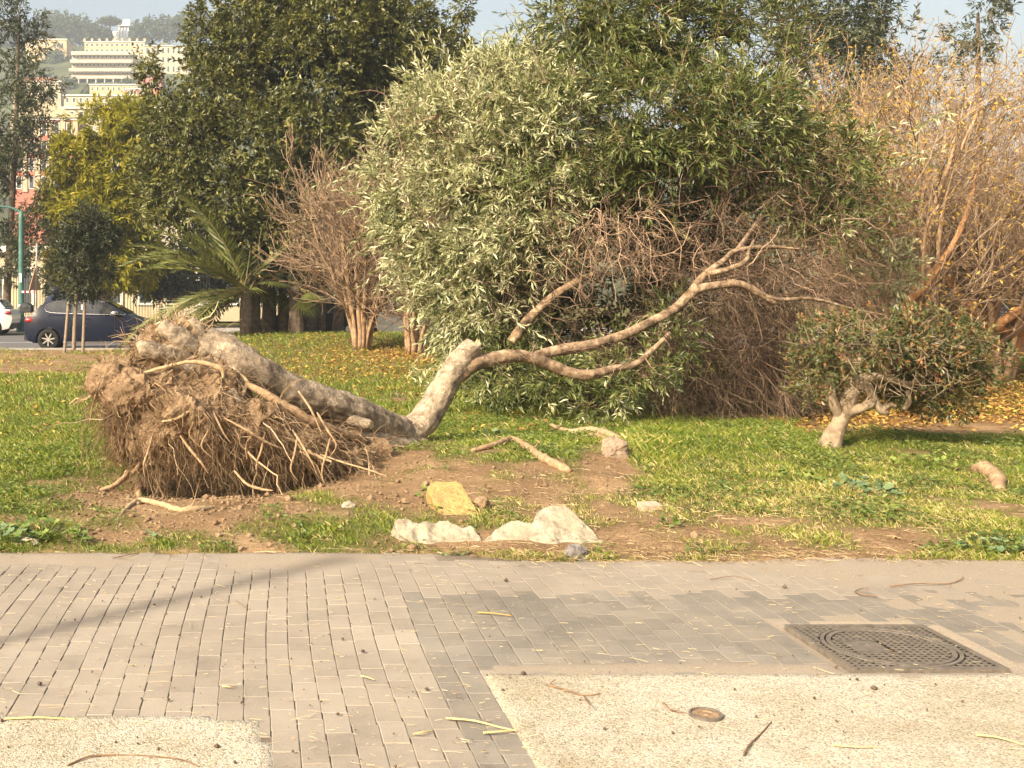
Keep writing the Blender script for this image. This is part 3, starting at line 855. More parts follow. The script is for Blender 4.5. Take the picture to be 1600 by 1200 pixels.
# torn woody root stubs on top of the ball
for q in ([(318, 552, 9.55, .10), (285, 532, 9.45, .095), (262, 518, 9.4, .075), (250, 508, 9.4, .06)], [(300, 560, 9.5, .085), (255, 552, 9.35, .08), (228, 545, 9.3, .07), (218, 548, 9.3, .055)],
          [(320, 545, 9.6, .09), (312, 522, 9.55, .075), (300, 506, 9.55, .06), (296, 499, 9.55, .045)], [(330, 575, 9.45, .08), (290, 580, 9.25, .07), (262, 590, 9.15, .05), (250, 604, 9.1, .03)], [(345, 590, 9.4, .07), (362, 612, 9.2, .055), (370, 640, 9.05, .04), (372, 665, 8.95, .02)]):
    part('root_stub', pixlimb(q, sides=28, n=40, rough=.35, fine=.05, ridge=.3, seed=int(q[0][1])), M_BARK, RB, smooth=True)
# named roots that can be picked out, following the photograph
def root(pts, m_=M_ROOT, parent=RB, name='root', **kw):
    pts = [(a + rng.normal(0, 1.2), b + rng.normal(0, 1.2), D, r * .72) for a, b, D, r in pts]
    return part(name, pixlimb(pts, sides=9, rough=0.4, **kw), m_, parent, smooth=True)
root([(215, 585, 9.2, .016), (260, 572, 9.1, .02), (300, 566, 9.1, .022), (345, 575, 9.1, .03), (350, 590, 9.1, .012)], M_ROOTP)
root([(325, 625, 9.3, .03), (345, 600, 9.3, .05), (370, 590, 9.35, .05), (385, 600, 9.3, .035), (378, 622, 9.2, .02)], M_ROOTP)
root([(250, 660, 8.72, .011), (275, 653, 8.7, .016), (300, 640, 8.75, .016), (318, 628, 8.85, .008)], M_ROOTP)
root([(350, 655, 8.75, .008), (385, 672, 8.7, .014), (415, 690, 8.75, .014), (440, 700, 8.8, .006)])
root([(280, 680, 8.7, .01), (300, 700, 8.65, .014), (315, 725, 8.62, .014), (325, 740, 8.62, .005)])
root([(365, 735, 8.6, .012), (385, 755, 8.5, .015), (410, 765, 8.45, .014), (428, 768, 8.4, .006)])
root([(142, 665, 9.2, .008), (146, 630, 9.2, .014), (160, 595, 9.2, .018), (185, 580, 9.25, .022), (215, 575, 9.3, .02)])
root([(165, 770, 8.9, .012), (200, 745, 9.0, .022), (230, 715, 9.1, .03), (260, 690, 9.1, .035)])
root([(155, 768, 8.85, .02), (185, 755, 8.9, .026), (200, 735, 9.0, .03)])
root([(480, 705, 8.95, .02), (500, 715, 8.85, .018), (520, 722, 8.8, .012), (512, 730, 8.75, .006)])
root([(500, 712, 8.9, .007), (540, 722, 8.8, .009), (575, 735, 8.75, .008), (605, 745, 8.7, .004)], M_ROOTP)
root([(572, 698, 9.3, .007), (577, 720, 9.2, .009), (580, 755, 9.05, .007), (581, 785, 8.9, .003)], M_ROOTP)
root([(385, 600, 9.25, .035), (430, 625, 9.2, .05), (480, 655, 9.25, .055), (540, 680, 9.5, .05), (580, 690, 9.8, .03)])
root([(320, 600, 9.3, .02), (300, 612, 9.15, .03), (265, 615, 9.1, .03), (225, 610, 9.15, .02)])
for k in range(10):
    a0 = rng.uniform(230, 520); p0 = rng.uniform(610, 690)
    dx = rng.uniform(-25, 35)
    root([(a0, p0, 8.95, .010), (a0 + dx * .5, p0 + 25, 8.75, .013), (a0 + dx, p0 + 50, 8.7, .009), (a0 + dx + rng.uniform(-20, 20), p0 + 68, 8.7, .003)], M_ROOT)

# trunk and limbs
TR = part('trunk', pixlimb([(262, 540, 9.62, .13), (319, 548, 9.60, .175), (381, 573, 9.62, .165), (459, 612, 9.85, .152), (537, 640, 10.15, .148), (587, 660, 10.45, .142), (632, 678, 10.7, .135), (655, 690, 10.8, .115)], sides=60, n=130, rough=0.22, seed=3, fine=0.035, ridge=.2), M_BARK, FT, smooth=True)
part('lower_stem', pixlimb([(430, 640, 9.95, .07), (510, 668, 10.1, .09), (585, 688, 10.35, .10), (640, 702, 10.6, .095), (666, 708, 10.7, .07)], sides=32, n=70, rough=0.22, seed=9, fine=0.03, ridge=.2), M_BARK, FT, smooth=True)
ST = part('leaning_stem', pixlimb([(600, 668, 10.6, .10), (632, 676, 10.72, .135), (658, 662, 10.82, .14), (678, 634, 10.9, .128), (694, 605, 10.93, .118), (710, 578, 10.97, .112), (727, 555, 11.0, .108), (740, 541, 11.03, .098)], sides=50, n=90, rough=0.2, seed=14, fine=0.03, ridge=.17), M_BARK, FT, smooth=True)
jag = []
for k in range(16):
    c = P(735 + rng.uniform(-14, 14), 541 + rng.uniform(-2, 6), 11.03 + rng.uniform(-.08, .08)); q = c + np.array([rng.uniform(.0, .03), 0, rng.uniform(.02, .07)])
    jag.append(limb([list(c) + [.016], list((c + q) / 2) + [.012], list(q) + [.003]], sides=5, n=4))
part('broken_top', merge(*jag), M_WOOD, ST, kind='stuff')
ks = part('cut_stub', pixlimb([(545, 655, 10.05, .05), (572, 662, 9.98, .045), (579, 664, 9.97, .042)], sides=14, rough=.05), M_BARK, TR, smooth=True)
part('cut_face', pixlimb([(579.2, 664.1, 9.965, .040), (580.2, 664.3, 9.96, .036)], sides=14, n=3, rough=.03), M_WOOD, TR)
def lim(pts, name='limb', sides=16, rough=.16, m_=M_BARK2, par=FT, **kw):
    return part(name, pixlimb([(a, b, D, r * .78) for a, b, D, r in pts], sides=sides + 10, n=80, rough=rough, ridge=.13, **kw), m_, par, smooth=True)
lim([(700, 600, 10.95, .10), (735, 572, 11.0, .10), (765, 562, 11.1, .088), (810, 556, 11.2, .082), (850, 566, 11.3, .076), (885, 580, 11.35, .07), (918, 586, 11.4, .068), (955, 577, 11.5, .05), (992, 569, 11.6, .045), (1022, 545, 11.7, .036), (1046, 520, 11.8, .025)], seed=21)
lim([(835, 556, 11.28, .05), (870, 548, 11.4, .075), (920, 540, 11.55, .068), (965, 527, 11.7, .066), (1010, 507, 11.85, .064), (1055, 482, 12.0, .064), (1085, 455, 12.05, .066), (1120, 446, 12.1, .056), (1155, 444, 12.15, .052), (1185, 458, 12.2, .05), (1208, 472, 12.25, .04), (1215, 472, 12.25, .02)], seed=22)
lim([(1195, 463, 12.2, .025), (1225, 468, 12.25, .028), (1270, 467, 12.3, .024), (1330, 482, 12.4, .017), (1380, 492, 12.5, .008)], sides=9)
lim([(1075, 462, 12.05, .05), (1100, 430, 12.1, .045), (1130, 408, 12.2, .04), (1150, 392, 12.3, .035), (1200, 386, 12.35, .028), (1250, 389, 12.4, .012)], sides=10)
lim([(1105, 428, 12.1, .04), (1140, 420, 12.1, .038), (1165, 408, 12.1, .034), (1170, 392, 12.1, .022), (1178, 375, 12.2, .012)], sides=10)
lim([(800, 535, 13.3, .08), (818, 508, 13.3, .075), (840, 485, 13.3, .07), (868, 460, 13.2, .06), (905, 438, 13.1, .05), (930, 426, 13.0, .03)], sides=12)
lim([(1150, 392, 12.35, .03), (1200, 330, 13.6, .03), (1280, 260, 14.2, .02), (1330, 250, 14.3, .01)], sides=10)

# crown: leafy sprays
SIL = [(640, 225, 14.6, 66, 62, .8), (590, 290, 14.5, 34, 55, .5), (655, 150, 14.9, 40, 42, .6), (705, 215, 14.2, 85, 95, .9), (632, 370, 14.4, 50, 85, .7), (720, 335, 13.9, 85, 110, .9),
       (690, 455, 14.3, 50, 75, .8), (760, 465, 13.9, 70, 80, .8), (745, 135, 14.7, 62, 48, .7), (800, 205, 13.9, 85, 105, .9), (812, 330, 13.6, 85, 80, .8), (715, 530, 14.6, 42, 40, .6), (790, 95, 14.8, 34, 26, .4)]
GRN = [(905, 70, 14.6, 75, 80, .9), (985, 40, 14.4, 95, 90, 1.0), (1085, 40, 14.3, 105, 90, 1.0), (1175, 70, 14.5, 62, 90, .9), (920, 190, 13.6, 105, 95, 1.0), (1040, 190, 13.3, 120, 95, 1.0),
       (1155, 215, 13.6, 85, 90, .9), (860, 270, 13.4, 70, 60, .7), (1010, 270, 13.2, 90, 45, .6)]
RGT = [(1245, 235, 13.9, 60, 70, .7), (1305, 255, 13.8, 52, 55, .6), (1335, 315, 13.7, 36, 52, .5), (1240, 330, 13.6, 50, 40, .5), (1290, 345, 13.5, 40, 32, .4), (1335, 365, 13.6, 30, 26, .3)]
BOT = [(800, 570, 13.6, 85, 55, .6), (900, 595, 13.2, 80, 38, .5), (985, 575, 12.9, 70, 50, .5), (1050, 525, 12.8, 30, 60, .35), (940, 625, 12.6, 45, 18, .25), (760, 575, 14.6, 50, 38, .6)]
BACK = [(930, 420, 15.3, 190, 190, .7), (1110, 480, 15.2, 120, 170, .6), (1060, 300, 15.0, 150, 120, .6), (800, 480, 15.2, 110, 110, .6)]
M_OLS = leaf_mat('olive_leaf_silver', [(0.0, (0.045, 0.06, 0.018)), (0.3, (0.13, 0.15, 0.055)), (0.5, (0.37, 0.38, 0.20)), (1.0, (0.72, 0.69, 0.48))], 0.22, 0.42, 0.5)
M_OLG = leaf_mat('olive_leaf_green', [(0.0, (0.026, 0.038, 0.010)), (0.4, (0.07, 0.093, 0.022)), (0.72, (0.145, 0.17, 0.045)), (0.88, (0.28, 0.30, 0.12)), (1.0, (0.54, 0.52, 0.32))], 0.2, 0.40, 0.5)
def crown_part(name, blobs, dens, nleaf, slen, L, W, m_, parent, shell=.55, gap=0.33, gfreq=2.2, seed=3, twig=None, vsh=0.0, **kw):
    p, o_ = blob_pts(blobs, dens, shell, gap, gfreq, seed)
    geo, v, tw = sprigs(p, o_, nleaf, slen, L, W, **kw)
    ob = part(name, geo, m_, parent, attrs={'v': np.clip(v + vsh, 0, 1)}, kind='stuff')
    if twig is not None:
        q = tw[::twig[0]]
        part('twigs', tubes(q, np.repeat(np.array([[twig[1], twig[1] * .8, twig[1] * .4]]), len(q), 0), 3), twig[2], parent, kind='stuff')
    return ob
M_TWIG = bark_mat('twig_bark', [(0.3, (0.12, 0.072, 0.042)), (0.7, (0.29, 0.18, 0.105))], 20, 0.2)
M_TWIGG = bark_mat('grey_twig', [(0.3, (0.13, 0.10, 0.065)), (0.7, (0.30, 0.235, 0.155))], 20, 0.2)
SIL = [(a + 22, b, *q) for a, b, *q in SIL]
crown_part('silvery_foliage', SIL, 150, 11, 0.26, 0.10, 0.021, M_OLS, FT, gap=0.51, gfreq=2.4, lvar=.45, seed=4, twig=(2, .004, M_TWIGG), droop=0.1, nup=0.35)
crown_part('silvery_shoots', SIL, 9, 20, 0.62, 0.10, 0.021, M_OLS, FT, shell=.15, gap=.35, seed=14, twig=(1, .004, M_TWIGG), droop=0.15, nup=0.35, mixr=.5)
crown_part('green_foliage', GRN, 140, 11, 0.25, 0.098, 0.022, M_OLG, FT, gap=0.51, gfreq=2.4, lvar=.45, seed=5, twig=(3, .004, M_TWIG), droop=0.3)
crown_part('green_shoots', GRN + RGT, 9, 20, 0.62, 0.10, 0.022, M_OLG, FT, shell=.15, gap=.35, seed=15, twig=(1, .004, M_TWIG), droop=0.35, mixr=.5, vsh=.05)
crown_part('side_foliage', RGT, 70, 11, 0.24, 0.095, 0.022, M_OLG, FT, gap=0.40, seed=6, twig=(3, .0035, M_TWIG), droop=0.3, vsh=0.08)
crown_part('low_foliage', BOT, 72, 10, 0.22, 0.095, 0.021, M_OLG, FT, gap=0.34, seed=7, twig=(4, .003, M_TWIG), droop=0.1, vsh=0.06)
crown_part('inner_foliage', BACK, 56, 10, 0.26, 0.12, 0.03, M_OLG, FT, gap=0.25, seed=8, droop=0.2)
# bare dead twigs inside the crown and the hanging curtain of brush on the right
def brush(n, box_, K, L, r, dirm, curl, grav, vm, kids=3):
    a, b, D = [rng.uniform(*q, n) for q in box_]
    pos = np.stack([(a - CX) * D / F, D, H - (b - CY) * D / F], -1)
    d = nrm(np.array(dirm) + rng.normal(size=(n, 3)) * 0.6)
    ln = L * rng.uniform(0.5, 1.4, n)
    pts = [pos]
    for k in range(K - 1):
        d = nrm(d + rng.normal(size=d.shape) * curl + np.array([0, 0, -grav])); pos = pos + d * (ln / (K - 1))[:, None]
        pos[:, 2] = np.maximum(pos[:, 2], gz(pos[:, 0], pos[:, 1]) + 0.02)
        pts.append(pos)
    pts = np.stack(pts, 1); R = (r * rng.uniform(.6, 1.5, n))[:, None] * np.linspace(1, .35, K)[None]
    out = [((pts, R), vm)]
    if kids:
        kb = branch(pts, R, kids, 4, L * 0.38, 0.25, 0.98, 0.7, up=-grav, curl=curl, rs=.65, rmin=.0013)
        out.append((kb, vm))
    return out
M_BRUSH = leaf_mat('dead_twig', [(0.0, (0.05, 0.034, 0.024)), (0.4, (0.135, 0.09, 0.06)), (0.75, (0.28, 0.19, 0.125)), (1.0, (0.44, 0.31, 0.21))], 0.0, 0.8, 0.15)
sets = brush(500, ((800, 1200), (290, 500), (12.7, 14.4)), 6, 0.7, .0045, (0, -.3, -.1), .33, .06, .38, 4)  # inner twigs coloured darker for the shade of the upper crown
sets += brush(70, ((900, 1030), (320, 400), (12.2, 12.8)), 7, 0.6, .0055, (0.1, -.4, -.5), .3, .15, .7, 5)
sets += brush(90, ((840, 1180), (330, 440), (12.1, 13)), 7, 0.6, .005, (0, -.2, .1), .33, .05, .6, 4)
sets += brush(240, ((1130, 1330), (250, 460), (12.8, 13.9)), 7, 0.65, .0045, (0, -.3, -.2), .33, .08, .5, 5)
sets += brush(200, ((600, 900), (150, 480), (13.2, 14.6)), 7, 0.6, .0045, (0, -.3, .1), .3, .03, .5, 4)
sets += brush(200, ((1080, 1340), (400, 470), (12.6, 13.8)), 7, 0.8, .005, (.3, -.3, -.2), .28, .08, .45, 5)
for a_, b_, D_ in ((760, 562, 11.05), (815, 555, 11.2), (880, 545, 11.4), (930, 538, 11.6), (985, 518, 11.8), (1030, 495, 11.9), (1075, 465, 12.0), (1140, 444, 12.1), (1190, 460, 12.2), (960, 575, 11.5), (1010, 555, 11.65), (1035, 532, 11.75), (1120, 412, 12.2), (1160, 400, 12.1)):
    sets += brush(7, ((a_ - 14, a_ + 14), (b_ - 3, b_ + 3), (D_ - .04, D_ + .04)), 5, 0.30, .0036, (0, -.1, .1), .3, .05, .55, 3)
part_b = hair_part('dead_twigs', sets, FT, M_BRUSH)
sets = brush(760, ((1010, 1240), (470, 610), (13.0, 14.3)), 6, 0.85, .0042, (.15, -.15, -.7), .32, .08, .42, 4)
sets += brush(260, ((1180, 1250), (470, 600), (13.2, 14.2)), 7, 0.7, .004, (.1, -.1, -1), .22, .10, .42, 5)
sets += brush(300, ((860, 1010), (520, 620), (13.4, 14.5)), 7, 0.6, .004, (.1, -.2, -.6), .28, .10, .3, 4)
hair_part('hanging_brush', sets, FT, M_BRUSH)
crown_part('brush_leaves', [(1200, 560, 14.0, 60, 90, .5), (1110, 590, 14.3, 110, 60, .5), (1240, 620, 13.6, 20, 40, .3)], 40, 8, 0.2, 0.08, 0.02, M_OLG, FT, gap=.3, seed=12)
crown_part('stray_leaves', [(1395, 440, 14.6, 34, 50, .3), (1400, 410, 14.8, 26, 26, .3), (1440, 245, 14.2, 20, 8, .2), (1455, 180, 14.4, 14, 6, .2), (680, 600, 14.0, 45, 12, .3)], 40, 9, .2, .09, .02, M_OLS, FT, gap=0, seed=13)

# ================================================================ small gnarled tree on the right
M_PALE = bark_mat('pale_smooth_bark', [(0.25, (0.12, 0.085, 0.055)), (0.5, (0.27, 0.205, 0.135)), (0.75, (0.39, 0.315, 0.22))], 9, 0.8, dist=0.02)
b0 = G(1296, 698); SD = b0[1]
SM = thing('gnarled_small_tree', 'small gnarled tree with pale twisted trunk and flat clipped crown', 'tree', b0)
part('trunk', pixlimb([(1293, 703, SD, .11), (1302, 680, SD, .078), (1314, 655, SD, .066), (1322, 635, SD, .074), (1332, 610, SD, .06), (1338, 585, SD, .055), (1332, 560, SD, .04)], sides=36, n=70, rough=.2, fine=.03, ridge=.15), M_PALE, SM, smooth=True)
for q in ([(1312, 650, SD, .05), (1300, 622, SD - .05, .045), (1298, 600, SD - .05, .032), (1285, 590, SD, .02), (1270, 580, SD, .01)],
          [(1322, 645, SD, .05), (1345, 638, SD - .1, .045), (1362, 630, SD - .12, .04), (1366, 620, SD - .1, .022)],
          [(1335, 600, SD, .055), (1356, 605, SD - .05, .05), (1366, 625, SD - .1, .04), (1378, 643, SD - .12, .034), (1388, 645, SD - .12, .02)],
          [(1376, 642, SD - .12, .03), (1388, 634, SD - .12, .026), (1400, 634, SD - .12, .016)],
          [(1338, 590, SD, .05), (1380, 590, SD - .1, .04), (1420, 600, SD - .1, .03), (1450, 585, SD - .05, .02), (1500, 590, SD, .01)],
          [(1334, 570, SD, .045), (1360, 550, SD + .1, .04), (1410, 535, SD + .1, .03), (1470, 540, SD, .015)],
          [(1332, 575, SD, .04), (1300, 545, SD, .03), (1270, 530, SD, .015)],
          [(1385, 590, SD - .1, .03), (1388, 550, SD - .25, .02), (1383, 520, SD - .25, .01)],
          [(1412, 640, SD - .1, .02), (1420, 628, SD - .1, .024), (1418, 610, SD - .1, .02)]):
    part('limb', pixlimb(q, sides=9, rough=.25), M_PALE, SM, smooth=True)
M_SML = leaf_mat('small_tree_leaf', [(0.0, (0.035, 0.042, 0.014)), (0.4, (0.08, 0.098, 0.03)), (0.64, (0.14, 0.135, 0.045)), (0.78, (0.25, 0.14, 0.055)), (1.0, (0.42, 0.19, 0.075))], 0.22, .42, .45)
crown_part('crown', [(1300, 545, SD + .1, 58, 55, .55), (1370, 525, SD + .1, 75, 42, .6), (1440, 530, SD + .1, 75, 45, .6), (1505, 560, SD + .1, 46, 50, .5), (1270, 575, SD + .1, 34, 48, .4), (1440, 590, SD + .1, 75, 50, .5), (1400, 560, SD + .4, 110, 50, .3), (1465, 625, SD + .1, 55, 22, .35), (1340, 545, SD - .1, 60, 45, .5)],
           230, 8, 0.10, 0.045, 0.019, M_SML, SM, gap=0.42, gfreq=4.5, seed=31, twig=(3, .0028, M_TWIG), droop=0.0)
# bare inner twigs
p, o_ = blob_pts([(1390, 560, SD - .1, 130, 55, .5)], 75, .6)
tw = np.stack([p, p + nrm(o_ + rng.normal(size=p.shape)) * .12, p + nrm(o_ + .8 * rng.normal(size=p.shape)) * .22], 1)
part('bare_twigs', tubes(tw, np.tile([[.005, .004, .002]], (len(p), 1)), 3), M_TWIGG, SM, kind='stuff')

# ================================================================ leafless shrubs
M_SHT = bark_mat('shrub_stem', [(0.3, (0.20, 0.125, 0.07)), (0.7, (0.42, 0.29, 0.175))], 9, 0.3)
M_SHTW = leaf_mat('shrub_twig', [(0.0, (0.10, 0.062, 0.036)), (0.45, (0.205, 0.14, 0.09)), (1.0, (0.38, 0.285, 0.19))], 0.0, 0.8, 0.15)
M_YLEAF = leaf_mat('yellowed_leaf', [(0.0, (0.22, 0.12, 0.03)), (0.5, (0.46, 0.30, 0.06)), (1.0, (0.60, 0.44, 0.12))], 0.3, 0.6, 0.2)
def shrub(label, base, nstem, height, spread, r0, lean=(0, 0), m1=8, m2=6, m3=3, leafn=0, twr=0.004, tall=1.0):
    base = np.asarray(base, float)
    t = thing('bare_shrub', label, 'shrub', base, 'leafless twiggy shrubs')
    K = 8
    a = np.linspace(0, 2 * np.pi, nstem, endpoint=False) + rng.uniform(-.3, .3, nstem)
    out = np.stack([np.cos(a), np.sin(a), 0 * a], -1)
    tt = np.linspace(0, 1, K)
    ln = height * rng.uniform(0.55, 0.95, nstem)
    sp = spread * rng.uniform(0.25, 1.0, nstem)
    pts = base + out[:, None] * 0.14 + out[:, None] * (sp[:, None] * tt[None] ** 1.3)[..., None] + np.array([0, 0, 1.0]) * (ln[:, None] * tt[None])[..., None] + np.array([lean[0], lean[1], 0]) * (height * tt[None] ** 1.3)[..., None]
    pts = pts + rng.normal(0, 0.05, pts.shape) * tt[None, :, None] * height / 3
    pts[:, 0, 2] = base[2] - 0.03
    R = r0 * rng.uniform(.6, 1.25, nstem)[:, None] * np.linspace(1, .3, K)[None]
    for i in range(nstem):
        s = limb(np.concatenate([pts[i], R[i][:, None]], 1), sides=7, n=14, rough=.15)
        part('stem', s, M_SHT, t, smooth=True)
    l1 = branch(pts, R, m1, 7, height * 0.42, 0.15, 0.98, 0.75, up=0.12, curl=0.16, rs=.5, rmin=twr * 1.6)
    l2 = branch(l1[0], l1[1], m2, 5, height * 0.25, 0.15, 1.0, 0.75, up=0.12, curl=0.2, rs=.55, rmin=twr * 1.15)
    l3 = branch(l2[0], l2[1], m3, 4, height * 0.13, 0.2, 1.0, 0.7, up=0.12, curl=0.22, rs=.6, rmin=twr * .8)
    for l in (l1, l2, l3):
        l[0][..., 2] = np.maximum(l[0][..., 2], base[2] + 0.05)
    hair_part('twigs', [(l1, .4), (l2, .5), (l3, .55)], t, M_SHTW)
    if leafn:
        i = rng.integers(0, len(l3[0]), leafn); k = rng.integers(0, 4, leafn)
        pos = l3[0][i, k]
        d = nrm(rng.normal(size=pos.shape)); geo = leaf_geo(pos, d, rng.normal(size=pos.shape), rng.uniform(.05, .09, leafn), rng.uniform(.025, .04, leafn))
        part('yellow_leaves', geo, M_YLEAF, t, attrs={'v': np.repeat(rng.random(leafn), 4)}, kind='stuff')
    return t
shrub('leafless brown shrub with many slim stems beside the fan palm trunks', G(565, 546), 18, 4.1, 1.6, .05, m1=9, m2=7, m3=3, twr=.0055, leafn=300)
shrub('leafless stems rising under the silvery edge of the fallen crown', G(648, 552), 12, 2.8, 0.8, .05, lean=(.05, 0), m1=5, m2=5, m3=2, twr=.0065)
# the big thicket on the right
RS = [((1420, 612), 'tall bare shrub with leaning orange trunk directly behind the small clipped tree', 8, 5.0, 1.6, .07, (-.12, 0)),
      ((1560, 600), 'bare golden twigged shrub with thick reddish leaning trunk at the edge of the leafy ground', 9, 5.4, 1.9, .085, (-.05, 0)),
      ((1330, 590), 'bare yellow leaved shrub poking out behind the fallen crown', 8, 5.9, 1.5, .06, (-.05, .02)),
      ((1500, 578), 'tall bare shrub with yellow leaves in the middle of the thicket', 9, 6.3, 1.9, .06, (0, 0)),
      ((1660, 590), 'bare shrub at the outer end of the golden thicket', 9, 5.6, 1.9, .07, (-.06, 0))]
for (bp2, lab, ns, hh, spd, r0, ln) in RS:
    shrub(lab, G(*bp2), ns, hh * .9, spd, r0, ln, m1=10, m2=7, m3=3, leafn=3000, twr=.0042)
M_RED = bark_mat('reddish_bark', [(0.3, (0.20, 0.095, 0.04)), (0.7, (0.46, 0.25, 0.115))], 8, 0.7)
gb = G(1560, 600); Dg = gb[1]
t = thing('leaning_trunk', 'thick reddish leaning trunk at the foot of the golden thicket', 'tree', gb)
part('trunk', pixlimb([(1556, 604, Dg, .17), (1572, 570, Dg, .15), (1585, 535, Dg, .14), (1620, 480, Dg, .12), (1680, 400, Dg + .3, .07)], sides=14, rough=.2), M_RED, t, smooth=True)
part('limb', pixlimb([(1580, 540, Dg, .11), (1540, 500, Dg, .10), (1505, 470, Dg, .08), (1480, 430, Dg + .2, .05)], sides=12, rough=.2), M_RED, t, smooth=True)
part('limb', pixlimb([(1600, 520, Dg, .1), (1560, 510, Dg - .4, .08), (1610, 475, Dg - .5, .07), (1650, 455, Dg - .5, .04)], sides=12, rough=.2), M_RED, t, smooth=True)
gb = G(1392, 618)
t = thing('orange_leaning_trunk', 'slender orange trunk slanting up behind the small clipped tree', 'tree', gb)
part('trunk', pixlimb([(1378, 618, gb[1], .09), (1410, 490, gb[1], .075), (1450, 440, gb[1], .06), (1500, 360, gb[1] + .3, .04), (1530, 260, gb[1] + .5, .02)], sides=12, rough=.15), M_RED, t, smooth=True)

# ================================================================ evergreen trees behind
M_TRK = bark_mat('dark_trunk', [(0.3, (0.06, 0.045, 0.032)), (0.7, (0.17, 0.13, 0.095))], 8, 0.8, dist=.03)
M_MAG = leaf_mat('evergreen_leaf', [(0.0, (0.028, 0.036, 0.010)), (0.4, (0.075, 0.086, 0.020)), (0.75, (0.155, 0.155, 0.036)), (1.0, (0.29, 0.26, 0.08))], 0.15, .40, .5)
M_JAC = leaf_mat('feathery_yellow_leaf', [(0.0, (0.09, 0.105, 0.012)), (0.45, (0.23, 0.225, 0.022)), (0.8, (0.38, 0.335, 0.035)), (1.0, (0.50, 0.42, 0.06))], 0.35, .55, .25)
M_DRK = leaf_mat('grey_green_leaf', [(0.0, (0.025, 0.033, 0.015)), (0.5, (0.06, 0.072, 0.032)), (0.85, (0.105, 0.115, 0.055)), (1.0, (0.20, 0.19, 0.11))], 0.15, .45, .4)
def tree(name, label, base, trunk_pts, limbs, blobs, dens, nleaf, slen, L, W, m_, group=None, gap=.38, gfreq=.7, seed=1, **kw):
    t = thing(name, label, 'tree', base, group)
    part('trunk', pixlimb(trunk_pts, sides=12, rough=.12), M_TRK, t, smooth=True)
    for q in limbs: part('limb', pixlimb(q, sides=8, rough=.12), M_TRK, t, smooth=True)
    crown_part('crown', blobs, dens, nleaf, slen, L, W, m_, t, gap=gap, gfreq=gfreq, seed=seed, **kw)
    return t
def zb(px, D, z=None):
    x = (px - CX) * D / F
    return np.array([x, D, (float(gz(x, D)) if D < 31.3 else 0.0) if z is None else z])
GE = 'dark evergreen trees by the road'
tree('evergreen_tree', 'broad dark evergreen tree behind the palm, its branches reaching low', zb(425, 30.6), [(425, 548, 30.6, .16), (424, 480, 30.6, .14), (420, 400, 30.6, .12), (400, 200, 30.6, .06)],
     [[(420, 400, 30.6, .08), (350, 300, 30.3, .05), (290, 240, 30.2, .02)]],
     [(300, 230, 30.2, 60, 75, 1.3), (255, 200, 30.4, 28, 50, .7), (340, 150, 30.4, 65, 80, 1.3), (270, 300, 30.2, 50, 50, 1.0), (350, 310, 30, 75, 70, 1.3), (410, 230, 29.9, 70, 90, 1.4), (380, 60, 30.6, 60, 80, 1.2), (330, 50, 30.6, 40, 55, .8), (232, 120, 30.4, 11, 45, .3), (400, 360, 29.9, 50, 35, .9), (240, 260, 30.3, 26, 40, .6)],
     52, 9, .30, .145, .054, M_MAG, GE, seed=41, twig=(6, .006, M_TRK))
tree('evergreen_tree', 'tallest dark evergreen tree rising behind the leafless brown shrub', zb(470, 31), [(468, 545, 31, .17), (467, 470, 31, .15), (465, 350, 31, .11), (470, 100, 31, .05)],
     [[(466, 400, 31, .08), (520, 280, 30.8, .05), (560, 180, 30.7, .02)]],
     [(450, 90, 30.6, 75, 90, 1.4), (468, 140, 30.2, 55, 60, 1.1), (510, 140, 32.4, 110, 100, .9), (590, 210, 32.6, 80, 90, .9), (500, 200, 30.3, 80, 90, 1.4), (460, 300, 30.3, 75, 70, 1.3), (520, 70, 30.7, 70, 95, 1.3), (540, 280, 30.5, 60, 70, 1.1), (430, 0, 31, 60, 50, 1.0), (500, -30, 31, 80, 50, 1.2), (470, 390, 30.8, 60, 50, 1.0), (550, 380, 31.2, 50, 60, .9)],
     52, 9, .30, .145, .054, M_MAG, GE, seed=42, twig=(6, .006, M_TRK))
tree('evergreen_tree', 'dark evergreen tree against the pale sky, half hidden by the silvery crown', zb(560, 32), [(528, 540, 32, .17), (532, 470, 32, .15), (560, 350, 32, .11), (600, 120, 32, .05)],
     [[(560, 350, 32, .08), (640, 200, 31.6, .05), (700, 110, 31.4, .02)]],
     [(590, 80, 31.6, 65, 85, 1.3), (640, 150, 31.3, 65, 80, 1.2), (690, 90, 31.5, 45, 50, .8), (610, 250, 31.3, 70, 80, 1.2), (640, 40, 31.7, 45, 50, .8), (580, 0, 31.8, 50, 45, .9), (720, 15, 31.6, 16, 14, .3), (722, 70, 31.6, 16, 26, .3), (700, 190, 31.6, 50, 60, .9), (620, 360, 32, 60, 70, .9)],
     52, 9, .30, .145, .054, M_MAG, GE, seed=43, twig=(6, .006, M_TRK))
GR = 'evergreens behind the golden thicket'
tree('evergreen_tree', 'large evergreen tree rising above the golden thicket', zb(1330, 31), [(1330, 545, 31, .2), (1330, 400, 31, .17), (1325, 100, 31, .08)], [],
     [(1260, 30, 30.6, 60, 60, 1.1), (1330, 20, 30.4, 70, 80, 1.3), (1400, 25, 30.6, 50, 65, 1.1), (1310, 120, 30.3, 90, 70, 1.3), (1400, 130, 30.6, 60, 60, 1.0), (1300, 230, 30.6, 90, 90, 1.2), (1390, 260, 30.8, 80, 90, 1.2), (1350, 400, 31, 120, 110, 1.2), (1480, 420, 31.5, 110, 90, 1.0)],
     26, 9, .34, .17, .05, M_DRK, GR, seed=44, vsh=.12)
